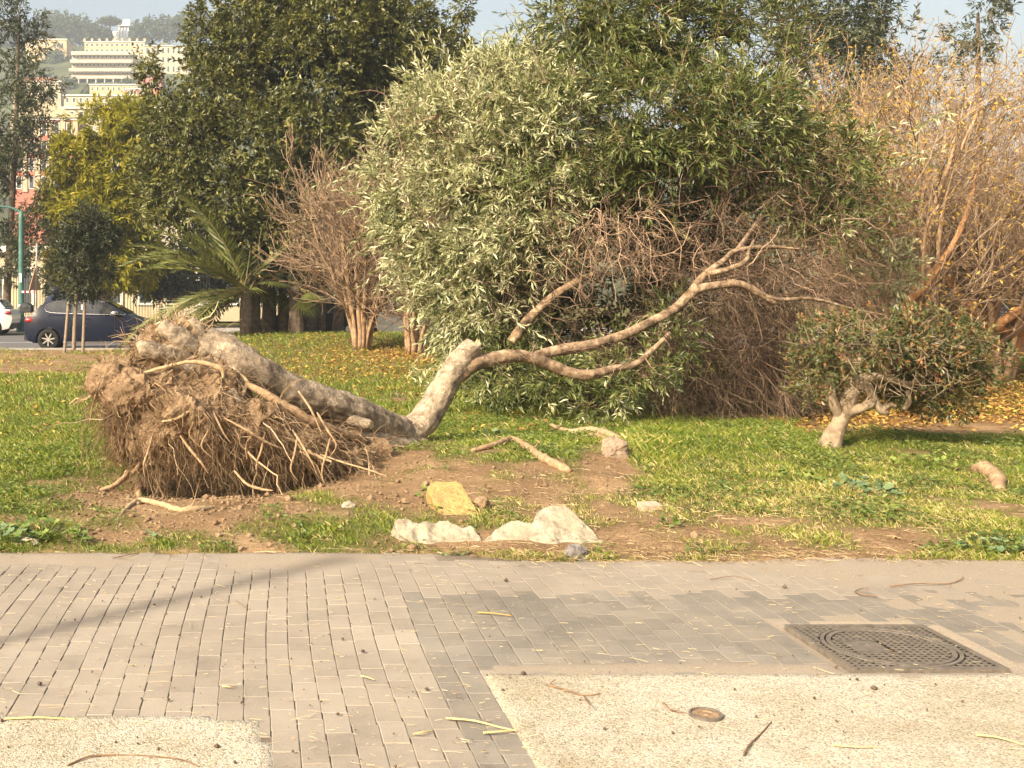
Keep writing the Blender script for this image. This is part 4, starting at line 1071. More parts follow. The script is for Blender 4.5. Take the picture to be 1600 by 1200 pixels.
tree('evergreen_tree', 'slender evergreen tree alone against the sky above the golden thicket', zb(1530, 33), [(1535, 540, 33, .15), (1530, 300, 33, .12), (1528, 20, 33, .04)], [],
     [(1530, 40, 33, 36, 45, .8), (1545, 0, 33, 26, 40, .6), (1500, 55, 33, 16, 16, .3), (1515, 100, 33, 26, 30, .5), (1540, 180, 33, 50, 60, .8), (1580, 430, 33, 110, 80, 1)],
     22, 8, .32, .16, .05, M_DRK, GR, gap=.46, gfreq=1.2, seed=45, twig=(5, .006, M_TRK), vsh=.12)
tree('yellow_green_tree', 'yellow green feathery tree beyond the parked blue car', zb(165, 48), [(165, 520, 48, .2), (165, 430, 48, .16), (160, 250, 48, .07)], [[(165, 380, 48, .1), (120, 300, 48, .06), (100, 240, 48, .02)], [(165, 350, 48, .1), (205, 250, 48, .05)]],
     [(165, 200, 47.6, 50, 36, 1.6), (210, 190, 48, 36, 30, 1.2), (120, 250, 47.6, 40, 40, 1.4), (190, 260, 47.4, 50, 45, 1.6), (105, 320, 47.5, 34, 40, 1.2), (160, 330, 47.2, 55, 45, 1.6), (215, 320, 47.5, 40, 50, 1.3), (180, 410, 47.5, 50, 38, 1.4), (110, 400, 47.6, 30, 40, 1.0), (225, 400, 48, 30, 40, 1.0)],
     28, 12, .45, .28, .08, M_JAC, gap=.40, gfreq=.9, seed=46, droop=.3)
tree('grey_green_tree', 'tall sparse grey green tree beside the lamp post, cut by the picture edge', zb(8, 47.5), [(8, 515, 47.5, .18), (14, 400, 47.5, .15), (25, 200, 47.5, .1), (30, 20, 47.5, .04)],
     [[(14, 400, 47.5, .08), (60, 300, 47, .04), (90, 250, 47, .015)], [(20, 300, 47.5, .08), (-30, 200, 47.5, .04)], [(25, 180, 47.5, .05), (70, 110, 47.5, .015)]],
     [(10, 60, 47.4, 32, 70, 1.2), (45, 40, 47.6, 26, 60, .8), (55, 130, 47.2, 34, 40, 1.0), (10, 180, 47.2, 45, 50, 1.4), (60, 210, 47.4, 26, 36, .8), (80, 135, 47.5, 18, 14, .4), (20, 290, 47.2, 55, 60, 1.4), (60, 380, 47.0, 40, 60, 1.2), (-30, 250, 47.5, 60, 120, 1.5), (0, 400, 47.4, 50, 50, 1.2), (70, 300, 47.6, 22, 26, .5)],
     17, 9, .38, .2, .06, M_DRK, gap=.46, gfreq=1.0, seed=47, twig=(3, .010, M_TRK))

# far-side planting behind the railings
tree('evergreen_tree', 'low dark tree behind the railings beyond the parked cars', zb(330, 52), [(330, 510, 52, .15), (330, 440, 52, .12), (330, 380, 52, .06)], [],
     [(300, 420, 52, 60, 45, 1.5), (380, 410, 52, 60, 55, 1.5), (250, 430, 52.5, 40, 40, 1.2), (450, 420, 52.5, 60, 50, 1.5), (540, 430, 53, 60, 60, 1.5), (640, 440, 53, 70, 60, 1.5), (120, 440, 53, 50, 30, 1.2)],
     22, 8, .4, .28, .10, M_DRK, gap=.34, seed=48)

# ================================================================ palms
M_PALM = leaf_mat('palm_leaflet', [(0.0, (0.06, 0.08, 0.018)), (0.5, (0.135, 0.155, 0.038)), (1.0, (0.26, 0.255, 0.085))], 0.2, .4, .45)
M_RACH = plain('palm_rib', (0.23, 0.20, 0.07), .6, .3)
def frond(parent, base, az, elev, L, droop, nl=44, ll=0.55):
    K = 12
    d = np.array([math.cos(az) * math.cos(elev), math.sin(az) * math.cos(elev), math.sin(elev)])
    pts = [np.array(base, float)]
    for k in range(K - 1):
        d = nrm(d + np.array([0, 0, -droop / K * (0.5 + 1.5 * k / K)])); pts.append(pts[-1] + d * L / (K - 1))
    pts = np.array(pts)
    R = np.linspace(.022, .004, K)
    fo = part('frond', tubes(pts[None], R[None], 5), M_RACH, parent)
    t = np.linspace(.12, .99, nl); u = t * (K - 1); i = np.minimum(u.astype(int), K - 2); f = (u - i)[:, None]
    pos = pts[i] * (1 - f) + pts[i + 1] * f; tan = nrm(pts[i + 1] - pts[i])
    side = nrm(np.cross(tan, np.array([0, 0, 1.0])))
    up = np.cross(side, tan)
    P_, D_, N_, L_ = [], [], [], []
    for s in (-1, 1):
        dd = nrm(tan * .75 + side * s * .75 + up * .18 + rng.normal(0, .09, tan.shape) + np.array([0, 0, -.12]))
        P_.append(pos); D_.append(dd); N_.append(up + rng.normal(0, .2, up.shape)); L_.append(ll * np.sin(np.pi * np.clip(t * .85 + .12, 0, 1)) ** .6)
    L_ = np.concatenate(L_)
    part('leaflets', leaf_geo(np.concatenate(P_), np.concatenate(D_), np.concatenate(N_), L_, 0.045, -.04), M_PALM, fo, attrs={'v': np.repeat(np.clip(rng.normal(.5, .2, nl * 2), 0, 1), 4)}, kind='stuff')
pb = zb(385, 29.0)
t = thing('feather_palm', 'feather palm with long arching fronds behind the root ball', 'palm', pb)
pc = pb + np.array([0, 0, 1.15])
part('trunk', limb([list(pb + [0, 0, -.05]) + [.15], list(pb + [0, 0, .4]) + [.17], list(pc) + [.14]], sides=14, n=12, rough=.25), M_TRK, t)
for k in range(34):
    az = math.pi + rng.uniform(-1.0, 1.0) if k < 25 else rng.uniform(0.2, 2.9)
    el_ = (rng.uniform(.35, 1.25) if k < 17 else rng.uniform(-.5, .2)) if k < 25 else rng.uniform(-.3, 1.2)
    frond(t, pc + rng.normal(0, .06, 3), az, el_, rng.uniform(2.7, 3.9), rng.uniform(.5, 1.1))
def fan_palm(label, px, D, ztop, nf, r=.16):
    b_ = zb(px, D); t = thing('fan_palm', label, 'palm', b_, 'fan palms in the row of trunks')
    c_ = b_ + np.array([0, 0, ztop])
    part('trunk', limb([list(b_ + [0, 0, -.05]) + [r * 1.1], list(b_ + [0, 0, ztop * .5]) + [r], list(c_) + [r * .9]], sides=12, n=14, rough=.25), M_TRK, t)
    for k in range(nf):
        az = rng.uniform(0, 6.28); e = rng.uniform(-.9, .9); Lp = rng.uniform(.35, .6)
        d = np.array([math.cos(az) * math.cos(e), math.sin(az) * math.cos(e), math.sin(e)])
        hub = c_ + d * Lp
        n_ = 17; aa = np.linspace(-1.25, 1.25, n_)
        side = nrm(np.cross(d, [0, 0, 1.0])); up = np.cross(side, d)
        dd = nrm(d[None] * np.cos(aa)[:, None] + side[None] * np.sin(aa)[:, None] + np.array([0, 0, -.25]))
        fo = part('fan_leaf', tubes(np.array([[c_, (c_ + hub) / 2, hub]]), np.array([[.012, .01, .008]]), 4), M_RACH, t)
        part('blades', leaf_geo(np.repeat(hub[None], n_, 0), dd, np.repeat(up[None], n_, 0), rng.uniform(.55, .8), .05, .0), M_PALM, fo, attrs={'v': np.repeat(np.clip(rng.normal(.5, .2, n_), 0, 1), 4)}, kind='stuff')
fan_palm('fan palm with drooping green leaves at the near end of the trunk row', 398, 29.6, 1.45, 12)
fan_palm('fan palm with drooping leaves beside the dark parked car', 462, 29.8, 1.25, 10, .19)
for px, D, r, lab in ((418, 30.2, .15, 'dark bare trunk between the two fan palms'), (441, 30.6, .13, 'slim dark trunk just behind the second fan palm'), (482, 30.8, .2, 'stout dark trunk next to the parked dark car'), (500, 31.1, .14, 'last dark trunk of the row before the leafless shrub')):
    b_ = zb(px, D); t = thing('tree_stem', lab, 'trunk', b_, 'row of dark trunks')
    part('trunk', limb([list(b_ + [0, 0, -.05]) + [r * 1.15], list(b_ + [.02, 0, 1.0]) + [r], list(b_ + [.05, 0, 2.6]) + [r * .85]], sides=12, n=14, rough=.2), M_TRK, t)

# ================================================================ sapling and stakes
M_STAKE = bark_mat('weathered_stake', [(0.3, (0.16, 0.125, 0.09)), (0.7, (0.29, 0.235, 0.175))], 12, .4)
DS = 29.0
b_ = zb(118, DS); t = thing('young_tree', 'young dark leaved tree between two stakes in front of the blue car', 'tree', b_)
part('trunk', pixlimb([(115, 548, DS, .055), (117, 500, DS, .05), (121, 430, DS, .045), (122, 350, DS, .02)], sides=10, rough=.12), M_STAKE, t, smooth=True)
crown_part('crown', [(122, 400, DS, 30, 50, .6), (140, 440, DS, 26, 26, .5), (105, 450, DS, 20, 22, .4), (130, 355, DS, 30, 36, .5), (165, 420, DS, 20, 28, .4), (160, 370, DS, 22, 30, .4)], 230, 9, .2, .08, .03, M_DRK, t, gap=.4, gfreq=2.2, seed=51, twig=(3, .004, M_TRK), vsh=-.32)
for px, top, lab in ((100, 472, 'weathered wooden stake on the tail light side of the young tree'), (129, 471, 'weathered wooden stake on the mirror side of the young tree')):
    b_ = zb(px, DS - .12); o = part('wooden_stake', merge(limb([list(b_ + [0, 0, -.1]) + [.042], list(P(px + (4 if px < 110 else 2), 510, DS - .1)) + [.04], list(P(px + (7 if px < 110 else 3), top, DS - .08)) + [.038]], sides=10, n=12, rough=.08)), M_STAKE, smooth=True)
    tag(o, lab, 'stake', 'stakes of the young tree')

# ================================================================ stones, block, brick
def ray_plane(px, py, p0, n):
    d = np.array([(px - CX) / F, 1.0, -(py - CY) / F]); o = np.array([0, 0, H])
    return o + d * (np.dot(p0 - o, n) / np.dot(d, n))
def slab_stone(name, label, outline, D0, base_py, tilt, thick, voxel, m_, rough, seed, cat='stone', dome=0.0, grow=1.0):
    mx_, my_ = np.mean([a for a, b in outline]), max(b for a, b in outline); outline = [(mx_ + (a - mx_) * grow, my_ + (b - my_) * grow) for a, b in outline]
    p0 = P(np.mean([a for a, b in outline]), base_py, D0)
    n = np.array([0, -math.sin(tilt), math.cos(tilt)])
    top = np.array([ray_plane(a, b, p0, n) for a, b in outline])
    c = top.mean(0)
    u = np.array([1.0, 0, 0]); w = np.cross(n, u)
    poly = [((q - c) @ u, (q - c) @ w) for q in top]
    v, f = prism(poly, 'Z', -thick, 0.0)
    v, f, nn = remesh((v, f), voxel)
    ext = max(abs(v[:, 0]).max(), abs(v[:, 1]).max())
    v = v + nn * ((fbm(v, 4.0, seed, 2) - .5) * rough * 1.1 + (fbm(v, 17.0, seed + 4, 3) - .5) * rough * 1.3 - np.abs(fbm(v, 9.0, seed + 9, 2) - .5) * rough)[:, None]
    v[:, 2] += dome * (1 - np.clip((v[:, 0] / ext) ** 2 + (v[:, 1] / ext) ** 2, 0, 1)) * (v[:, 2] > -thick * .6)
    wv = c - np.array([0, 0, .008]) + v[:, :1] * u + v[:, 1:2] * w + v[:, 2:3] * n
    o = part(name, (wv, f), m_, smooth=True)
    return tag(o, label, cat)
def stone_mat(name, lo, mid, hi, pits=0.0, scale=18):
    m, nd, lk, b = mat(name, .9, .1)
    n = noise(nd, lk, scale, 8, .7); r = ramp(nd, [(.28, lo), (.5, mid), (.7, hi)]); lk.new(n.outputs[0], r.inputs[0])
    out = r.outputs[0]
    if pits:
        n2 = noise(nd, lk, 70, 2, .5); r2 = ramp(nd, [(.28, (.35, .3, .25)), (.36, (1, 1, 1))]); lk.new(n2.outputs[0], r2.inputs[0])
        mx = nd.new('ShaderNodeMixRGB'); mx.blend_type = 'MULTIPLY'; mx.inputs[0].default_value = pits; lk.new(out, mx.inputs[1]); lk.new(r2.outputs[0], mx.inputs[2]); out = mx.outputs[0]
    n5 = noise(nd, lk, 4.5, 6, .7); r5 = ramp(nd, [(.50, (0, 0, 0)), (.68, (.65, .65, .65))]); lk.new(n5.outputs[0], r5.inputs[0])
    m5 = nd.new('ShaderNodeMixRGB'); m5.inputs[2].default_value = (.22, .15, .09, 1); lk.new(r5.outputs[0], m5.inputs[0]); lk.new(out, m5.inputs[1]); out = m5.outputs[0]
    lk.new(out, b.inputs['Base Color']); bump(nd, lk, n.outputs[0], b, .9, .03)
    return m
M_TUFF = stone_mat('yellow_tuff', (.25, .17, .065), (.40, .285, .11), (.49, .37, .165), .8, 26)
M_CONC = stone_mat('broken_concrete', (.21, .178, .125), (.38, .335, .245), (.49, .445, .335), .5)
slab_stone('tuff_block', 'yellow tuff building block with rounded edges lying on the soil', [(667, 760), (674, 750), (714, 749), (722, 755), (749, 800), (743, 811), (712, 810), (690, 801), (680, 786)], 7.55, 812, math.radians(34), .12, .008, M_TUFF, .007, 3, 'block')
slab_stone('broken_stone', 'jagged pale rubble slab leaning below the yellow tuff block', [(614, 820), (622, 812), (640, 808), (648, 812), (700, 812), (702, 816), (735, 822), (748, 832), (746, 852), (735, 860), (710, 862), (680, 854), (650, 848), (630, 838)], 7.02, 866, math.radians(40), .13, .009, M_CONC, .035, 7, grow=1.05)
slab_stone('broken_stone', 'largest pale rubble slab with a notch, at the paving edge', [(744, 862), (768, 840), (790, 823), (812, 818), (830, 823), (833, 826), (837, 804), (858, 795), (880, 794), (892, 806), (920, 830), (948, 860), (940, 868), (905, 866), (870, 856), (845, 858), (812, 867), (770, 868)], 6.95, 878, math.radians(38), .12, .009, M_CONC, .022, 12, dome=.03, grow=1.09)
M_GREYST = stone_mat('grey_stone', (.10, .09, .085), (.19, .17, .155), (.30, .27, .24), 0, 25)
def small_stone(name, label, px, py, r, m_, seed, cat='stone', group=None):
    c = G(px, py); v, f = ellipsoid((0, 0, 0), (1, 1, 1), 4)
    v = np.sign(v) * np.abs(v) ** .8
    v = v * (0.5 + 1.0 * fbm(v, 1.5, seed, 4))[:, None] * np.array(r) + c + np.array([0, 0, r[2] * .45])
    tag(part(name, (v, f), m_, smooth=False), label, cat, group)
small_stone('dark_stone', 'dark grey angular stone tucked against the notched rubble slab', 900, 872, (.075, .05, .055), M_GREYST, 2)
small_stone('pale_stone', 'small pale stone half buried below the root ball', 545, 792, (.045, .035, .025), M_CONC, 3)
small_stone('pale_stone', 'small pale stone in the weeds at the paving corner', 42, 852, (.075, .04, .03), M_CONC, 4)
small_stone('pale_stone', 'small white stone on the grass by the hanging side root', 160, 722, (.05, .03, .022), M_CONC, 5)
small_stone('earth_clod', 'lump of earth clinging beside the yellow tuff block', 752, 796, (.05, .05, .055), M_SOIL, 6, 'clod')
small_stone('grey_stone', 'rounded grey brown stone under the torn surface roots', 960, 712, (.11, .09, .10), stone_mat('brown_stone', (.17, .12, .085), (.27, .20, .14), (.36, .28, .2), 0, 14), 8)
c = G(1015, 795)
tag(part('brick', box(c + [0, 0, .012], (.135, .105, .045), rz=.12, rx=.12), plain('concrete_brick', (.40, .31, .22), .9, .1, var=.2, scale=30, bmp=.3)), 'single loose paver half sunk in the bare slope', 'brick')

# ================================================================ roots on the ground
def ground_root(name, label, pts, m_, cat='root', kids=0):
    q = []
    for px, py, lift, r in pts:
        g0 = G(px, py); q.append([g0[0] + rng.normal(0, .008), g0[1] + rng.normal(0, .02), g0[2] + lift * .75 - .008, r * .85])
    c0 = np.array(q[0][:3])
    geo = limb(q, sides=11, rough=.42)
    gs = [geo]
    if kids:
        pl = spline(np.array(q), 10)[None]
        kb = branch(pl[..., :3], pl[..., 3], kids, 5, .2, .05, .95, .7, up=0.0, curl=.25, rs=.35)
        kb[0][..., 2] = np.maximum(kb[0][..., 2], gz(kb[0][..., 0], kb[0][..., 1]) + .003)
        gs.append(tubes(kb[0], kb[1], 4))
    tag(part(name, merge(*gs), m_, smooth=True), label, cat)
ground_root('surface_root', 'bent brown surface root running across the bare slope', [(738, 708, .03, .02), (775, 700, .05, .028), (805, 694, .06, .032), (822, 704, .05, .038), (845, 718, .04, .042), (878, 734, .03, .04), (892, 738, .01, .02)], M_ROOT, kids=6)
ground_root('torn_root', 'torn forked roots spread over the mound above the bare slope', [(848, 660, .05, .012), (885, 678, .06, .03), (925, 680, .07, .045), (955, 688, .06, .05), (975, 694, .03, .03), (988, 692, .01, .01)], M_ROOTP, kids=14)
ground_root('torn_root', 'second torn root lying beside the forked roots on the mound', [(900, 690, .03, .02), (930, 686, .06, .028), (955, 700, .05, .03), (968, 714, .0, .02)], M_ROOT, kids=6)
ground_root('loose_root', 'long pale yellow root lying on the soil below the root ball', [(184, 812, .01, .008), (198, 796, .02, .016), (218, 788, .035, .022), (250, 792, .035, .024), (280, 800, .03, .026), (300, 800, .03, .03), (332, 796, .02, .018)], M_ROOTP, kids=5)
ground_root('loose_root', 'short arched brown root standing in the soil under the root ball', [(217, 778, -.01, .03), (220, 762, .05, .036), (240, 757, .08, .035), (262, 770, .01, .022)], M_ROOT)
ground_root('stump', 'weathered brown stump piece poking from the grass on the far side of the weeds', [(1522, 736, .04, .05), (1540, 742, .07, .07), (1556, 752, .05, .06), (1562, 768, .0, .05)], M_ROOT, 'stump')

# ================================================================ broad-leaved weeds and tufts
M_WEED = leaf_mat('weed_leaf', [(0.0, (0.07, 0.12, 0.025)), (0.5, (0.14, 0.20, 0.04)), (1.0, (0.24, 0.29, 0.07))], .25, .5, .35)
M_WEEDB = leaf_mat('blue_weed_leaf', [(0.0, (0.07, 0.12, 0.05)), (0.5, (0.13, 0.19, 0.085)), (1.0, (0.22, 0.28, 0.13))], .2, .5, .35)
def leaf_disc():
    a = np.linspace(0, 2 * np.pi, 11)[:-1]
    r = 1 + .14 * np.cos(5 * a)
    v = np.concatenate([[[0, 0, 0]], np.stack([r * np.cos(a), r * np.sin(a), .16 * r ** 2 + .05 * np.cos(5 * a)], -1)])
    f = np.array([[0, 1 + i, 1 + (i + 1) % 10] for i in range(10)])
    return v, f
LD = leaf_disc()
leaf_meshes = {}
def weed(label, px, py, rx, ry, n, size, m_, group='broad leaved weeds', h=.10):
    c = G(px, py); t = thing('weed', label, 'weed', c, group)
    for k in range(n):
        a = rng.uniform(0, 6.28); rr = math.sqrt(rng.random())
        x, y = c[0] + rx * rr * math.cos(a), c[1] + ry * rr * math.sin(a)
        z = float(gz(x, y)) + h * rng.uniform(.4, 1.1) * (1.1 - .6 * rr)
        key = (m_.name, k % 3)
        if key not in leaf_meshes:
            leaf_meshes[key] = make_mesh('leaf', LD[0] + rng.normal(0, .03, LD[0].shape), LD[1], False, {'v': np.full(len(LD[0]), (.25, .55, .9)[k % 3])}); leaf_meshes[key].materials.append(m_)
        o = link('leaf', leaf_meshes[key], None, t, loc=np.array([x, y, z]) - c)
        s = size * rng.uniform(.6, 1.2); o.scale = (s, s, s); o.rotation_euler = (rng.normal(0.25, .35), rng.normal(0, .35), rng.uniform(0, 6.28))
    st = []
    st = np.stack([np.array([[ch.location.x * .4 + c[0], ch.location.y * .4 + c[1], c[2] - .01], [ch.location.x + c[0], ch.location.y + c[1], ch.location.z + c[2]]]) for ch in t.children])
    st = np.stack([st[:, 0], (st[:, 0] + st[:, 1]) / 2 + [0, 0, .01], st[:, 1]], 1)
    part('stalks', tubes(st, np.full((len(st), 3), .0015), 3), m_, t, attrs={'v': np.full(len(st) * 9, .6)}, kind='stuff')
weed('bluish green broad leaved weed in the middle of the sunny lawn', 1345, 768, .26, .30, 38, .030, M_WEEDB)
weed('small broad leaved weed between the bluish weed and the bare slope', 1245, 752, .16, .2, 20, .026, M_WEED)
weed('flat leafy weed in the lawn near the stump piece', 1440, 728, .3, .3, 30, .026, M_WEED)
weed('leafy weed at the paving edge under the stump piece', 1560, 862, .24, .12, 30, .024, M_WEEDB)
weed('tall mallow weed at the paving corner by the pale stone', 62, 838, .26, .2, 34, .034, M_WEED, h=.12)
weed('mallow weed at the paving edge beside the bare soil', 118, 852, .12, .08, 14, .030, M_WEED)
weed('bluish weed at the outer corner of the paving', 8, 845, .2, .2, 30, .028, M_WEEDB, h=.11)
weed('small green weed sprouting below the pale root', 235, 848, .05, .05, 8, .022, M_WEEDB, h=.09)
weed('dusty green weed on the mound in front of the leaning stem', 770, 684, .22, .2, 26, .024, M_WEEDB)
weed('small weed beside the loose paver', 1048, 822, .08, .07, 14, .020, M_WEED)
weed('green weed against the yellow tuff block', 664, 778, .07, .06, 12, .02, M_WEED)
weed('little weed in front of the pale rubble slab', 712, 868, .1, .03, 12, .016, M_WEEDB, h=.04)
weed('leafy weed by the foot of the leaning stem', 850, 690, .2, .16, 16, .022, M_WEED)

# ================================================================ manhole and drain
M_IRON = plain('cast_iron', (.135, .115, .092), .75, .3, .1, .3, 25, .2)
M_IRONH = plain('recess_black', (.016, .013, .01), .95, .05, 0, .3, 40)  # near black floor between the lattice bars
x0, x1, y0, y1 = 2.465, 3.125, 4.775, 5.415
cx_, cy_ = (x0 + x1) / 2, (y0 + y1) / 2
MH = thing('manhole_cover', 'square cast iron manhole frame with round patterned lid', 'manhole cover', (cx_, cy_, 0))
fw = .022
part('frame', merge(bbox(x0, x1, y0, y0 + fw, -.05, .008), bbox(x0, x1, y1 - fw, y1, -.05, .008), bbox(x0, x0 + fw, y0 + fw, y1 - fw, -.05, .008), bbox(x1 - fw, x1, y0 + fw, y1 - fw, -.05, .008)), M_IRON, MH)
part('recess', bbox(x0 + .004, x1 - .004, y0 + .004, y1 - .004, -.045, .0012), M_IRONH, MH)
RL = .262
def lattice(inside, pitch):
    gs = []
    k = int(.33 / pitch)
    for i in range(-k, k + 1):
        for j in (0, 1):
            # bars split into runs that satisfy inside()
            ts = np.linspace(-.306, .306, 123)
            pt = np.stack([np.full_like(ts, i * pitch), ts], -1) if j else np.stack([ts, np.full_like(ts, i * pitch)], -1)
            ok = inside(pt[:, 0], pt[:, 1])
            s = None
            for q in range(len(ts) + 1):
                if q < len(ts) and ok[q]:
                    if s is None: s = q
                elif s is not None:
                    if q - s > 2:
                        a, b2 = ts[s], ts[q - 1]; w = pitch * .19; zt = .004 if j else .0036
                        gs.append(bbox(cx_ + i * pitch - w, cx_ + i * pitch + w, cy_ + a, cy_ + b2, -.014, zt) if j else bbox(cx_ + a, cx_ + b2, cy_ + i * pitch - w, cy_ + i * pitch + w, -.014, zt))
                    s = None
    return merge(*gs)
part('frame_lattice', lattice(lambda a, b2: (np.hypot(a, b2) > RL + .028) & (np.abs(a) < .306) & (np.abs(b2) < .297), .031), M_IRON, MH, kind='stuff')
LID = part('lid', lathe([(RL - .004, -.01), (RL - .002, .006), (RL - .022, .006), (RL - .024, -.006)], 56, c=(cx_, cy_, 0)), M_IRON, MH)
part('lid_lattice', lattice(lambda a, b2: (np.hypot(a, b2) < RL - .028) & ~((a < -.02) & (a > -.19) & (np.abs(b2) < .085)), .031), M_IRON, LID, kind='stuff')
part('name_plate', bbox(cx_ - .185, cx_ - .03, cy_ - .075, cy_ + .075, -.006, .003), M_IRON, LID)
part('seat_ring', lathe([(RL + .024, -.01), (RL + .022, .006), (RL + .006, .006), (RL + .004, -.006)], 56, c=(cx_, cy_, 0)), M_IRON, MH)
dc = np.array([(1103 - CX) * 2832 / (1120 - CY) / F, 2832 / (1120 - CY), .008])
t = thing('drain_cap', 'small round rusty iron cap set in the washed gravel', 'drain cap', dc)
part('rim', lathe([(.062, -.008), (.061, .007), (.053, .007), (.052, -.006)], 32, c=dc), M_IRON, t)
part('cap', lathe([(.051, -.006), (.049, .004), (.030, .005), (.028, .001), (.012, .001), (.010, .005), (.0005, .005)], 32, c=dc), plain('rusty_iron', (.24, .16, .095), .8, .2, .1, .35, 40, .3), t)

# ================================================================ twigs and bits on the paving
def flat(px, py, z=.008):
    D = (H - z) * F / (py - CY); return np.array([(px - CX) * D / F, D, z])
M_STRAWS = plain('straw_stalk', (.55, .42, .19), .7, .2, var=.2, scale=20)
def twig(name, label, pts, r, m_, fork=None):
    if len(pts) == 2: pts = [pts[0], ((pts[0][0] + pts[1][0]) / 2, (pts[0][1] + pts[1][1]) / 2 + rng.uniform(-1, 1)), pts[1]]
    q = [list(flat(a, b2, .010 + .004 * math.sin(i * 2.0))) + [r * (1 - .55 * i / len(pts))] for i, (a, b2) in enumerate(pts)]
    gs = [limb(q, sides=6, rough=.15)]
    for fk in (fork or []): gs.append(limb([list(flat(a, b2, .010 + .012 * i)) + [r * .7 * (1 - .5 * i / len(fk))] for i, (a, b2) in enumerate(fk)], sides=5, rough=.1))
    tag(part(name, merge(*gs), m_, smooth=True), label, 'twig', 'twigs and stalks on the paving')
twig('straw_stalk', 'long yellow stalk with a joint crossing from grey pavers onto washed gravel', [(697, 1122), (740, 1126), (780, 1136), (808, 1142)], .0045, M_STRAWS)
twig('straw_stalk', 'shorter yellow stalk meeting the long jointed stalk', [(755, 1145), (780, 1143), (806, 1141)], .0045, M_STRAWS)
twig('straw_stalk', 'orange straw stalk lying on the grey pavers', [(746, 957), (770, 958), (800, 962)], .004, plain('orange_straw', (.50, .28, .08), .7, .2))
twig('straw_stalk', 'pair of pale stalks along the edge of the small gravel panel', [(8, 1123), (60, 1121), (118, 1124)], .0045, M_STRAWS)
twig('dry_twig', 'long curved brown twig on the dusty paving beyond the manhole', [(1390, 916), (1430, 912), (1480, 912), (1500, 906), (1505, 900)], .0035, M_TWIG)
twig('dry_twig', 'hooked brown twig on the dusty paving nearer than the curved one', [(1370, 932), (1345, 928), (1336, 924), (1345, 920), (1358, 919)], .0035, M_TWIG)
twig('dry_twig', 'forked twig at the grassward rim of the large gravel panel', [(856, 1070), (890, 1080), (912, 1087), (938, 1084)], .004, M_TWIG, [[(912, 1087), (918, 1096), (922, 1102)], [(858, 1070), (864, 1064), (868, 1062)]])
twig('dry_twig', 'bent dark twig standing out on the gravel below the drain cap', [(1162, 1180), (1170, 1165), (1190, 1145), (1205, 1128)], .004, M_TWIG)
twig('dry_twig', 'forked twig beside the drain cap', [(1038, 1099), (1046, 1108), (1058, 1112), (1072, 1114)], .003, M_TWIG, [[(1046, 1108), (1056, 1110), (1062, 1106)]])
twig('straw_stalk', 'pale stalk lying across the corner of the gravel near the picture edge', [(1525, 1148), (1560, 1152), (1600, 1164)], .004, M_STRAWS)
twig('straw_stalk', 'thin pale stalk on the gravel below the manhole', [(1300, 1164), (1340, 1167), (1372, 1167)], .003, M_STRAWS)
twig('straw_stalk', 'short pale stalk on the beige pavers beside the grey strip', [(645, 1147), (660, 1144), (674, 1142)], .0035, M_STRAWS)
twig('straw_stalk', 'small slanting stalk in the middle of the beige pavers', [(564, 1056), (574, 1058), (585, 1062)], .003, M_STRAWS)
twig('straw_stalk', 'tiny pale stalk on the beige pavers above the small gravel panel', [(348, 1072), (358, 1073), (368, 1072)], .003, M_STRAWS)
twig('dry_twig', 'fine curved twig on the sunny pavers beside the shadow', [(368, 938), (378, 945), (390, 952)], .0025, M_TWIG)
twig('dry_twig', 'bundle of dry stems at the lawn edge above the shadow stripe', [(176, 872), (195, 868), (215, 864)], .003, M_TWIG, [[(185, 871), (200, 871), (212, 866)]])
twig('dry_twig', 'dark arching twig lying on the small gravel panel', [(105, 1196), (140, 1182), (190, 1180), (240, 1182), (280, 1186), (312, 1198)], .0035, M_TWIG)
twig('dry_twig', 'thin twig in the dust between the two gravel panels', [(1110, 905), (1150, 900), (1180, 908)], .0025, M_TWIG)
# crumbs, fallen olives and chaff
n = 380
px = rng.uniform(-40, 1640, n); py = rng.uniform(880, 1198, n)
D = (H - .012) * F / (py - CY); xx = (px - CX) * D / F
vv = oct_[None] * rng.uniform(.7, 1.2, (n, 6, 1)) * (rng.gamma(1.5, .0016, n) + .0012)[:, None, None] + np.stack([xx, D, np.full(n, .0105)], -1)[:, None]
ff = (of[None] + (np.arange(n) * 6)[:, None, None]).reshape(-1, 3)
tag(part('paving_debris', (vv.reshape(-1, 3), [ff]), plain('dark_bits', (.10, .07, .045), .8, .2, var=.4, scale=60)), 'dark fallen olives and crumbs strewn over the paving', 'debris', kind='stuff')
n = 1500
px = rng.uniform(-60, 1660, n); py = rng.uniform(880, 1240, n)
D = (H - .012) * F / (py - CY); xx = (px - CX) * D / F
a = rng.normal(0, .7, n); L = rng.gamma(1.8, .011, n) + .006
s0 = np.stack([xx, D, np.full(n, .0115)], -1); d = np.stack([np.cos(a), np.sin(a), 0 * a], -1)
pl = np.stack([s0, s0 + d * (L * .5)[:, None] + rng.normal(0, .0015, (n, 3)) * [1, 1, .3], s0 + d * L[:, None]], 1)
tag(part('chaff', tubes(pl, np.repeat(rng.uniform(.0005, .0013, n)[:, None], 3, 1), 3), M_STRAW, attrs={'v': np.repeat(np.clip(rng.normal(.7, .3, n), 0, 1), 9)}), 'fine straw chaff scattered over the paving', 'chaff', kind='stuff')
for k, (px, py, r, lab) in enumerate(((818, 1052, .0085, 'dark round olive where the grey pavers meet the gravel'), (567, 1017, .007, 'dark olive on the beige pavers'), (62, 1068, .008, 'dark crumb near the gravel corner'))):
    c = flat(px, py, .012); tag(part('fallen_olive', ellipsoid(c, (r * 1.3, r, r), 2), plain('olive_skin', (.06, .035, .03), .4, .4), smooth=True), lab, 'olive', 'fallen olives')

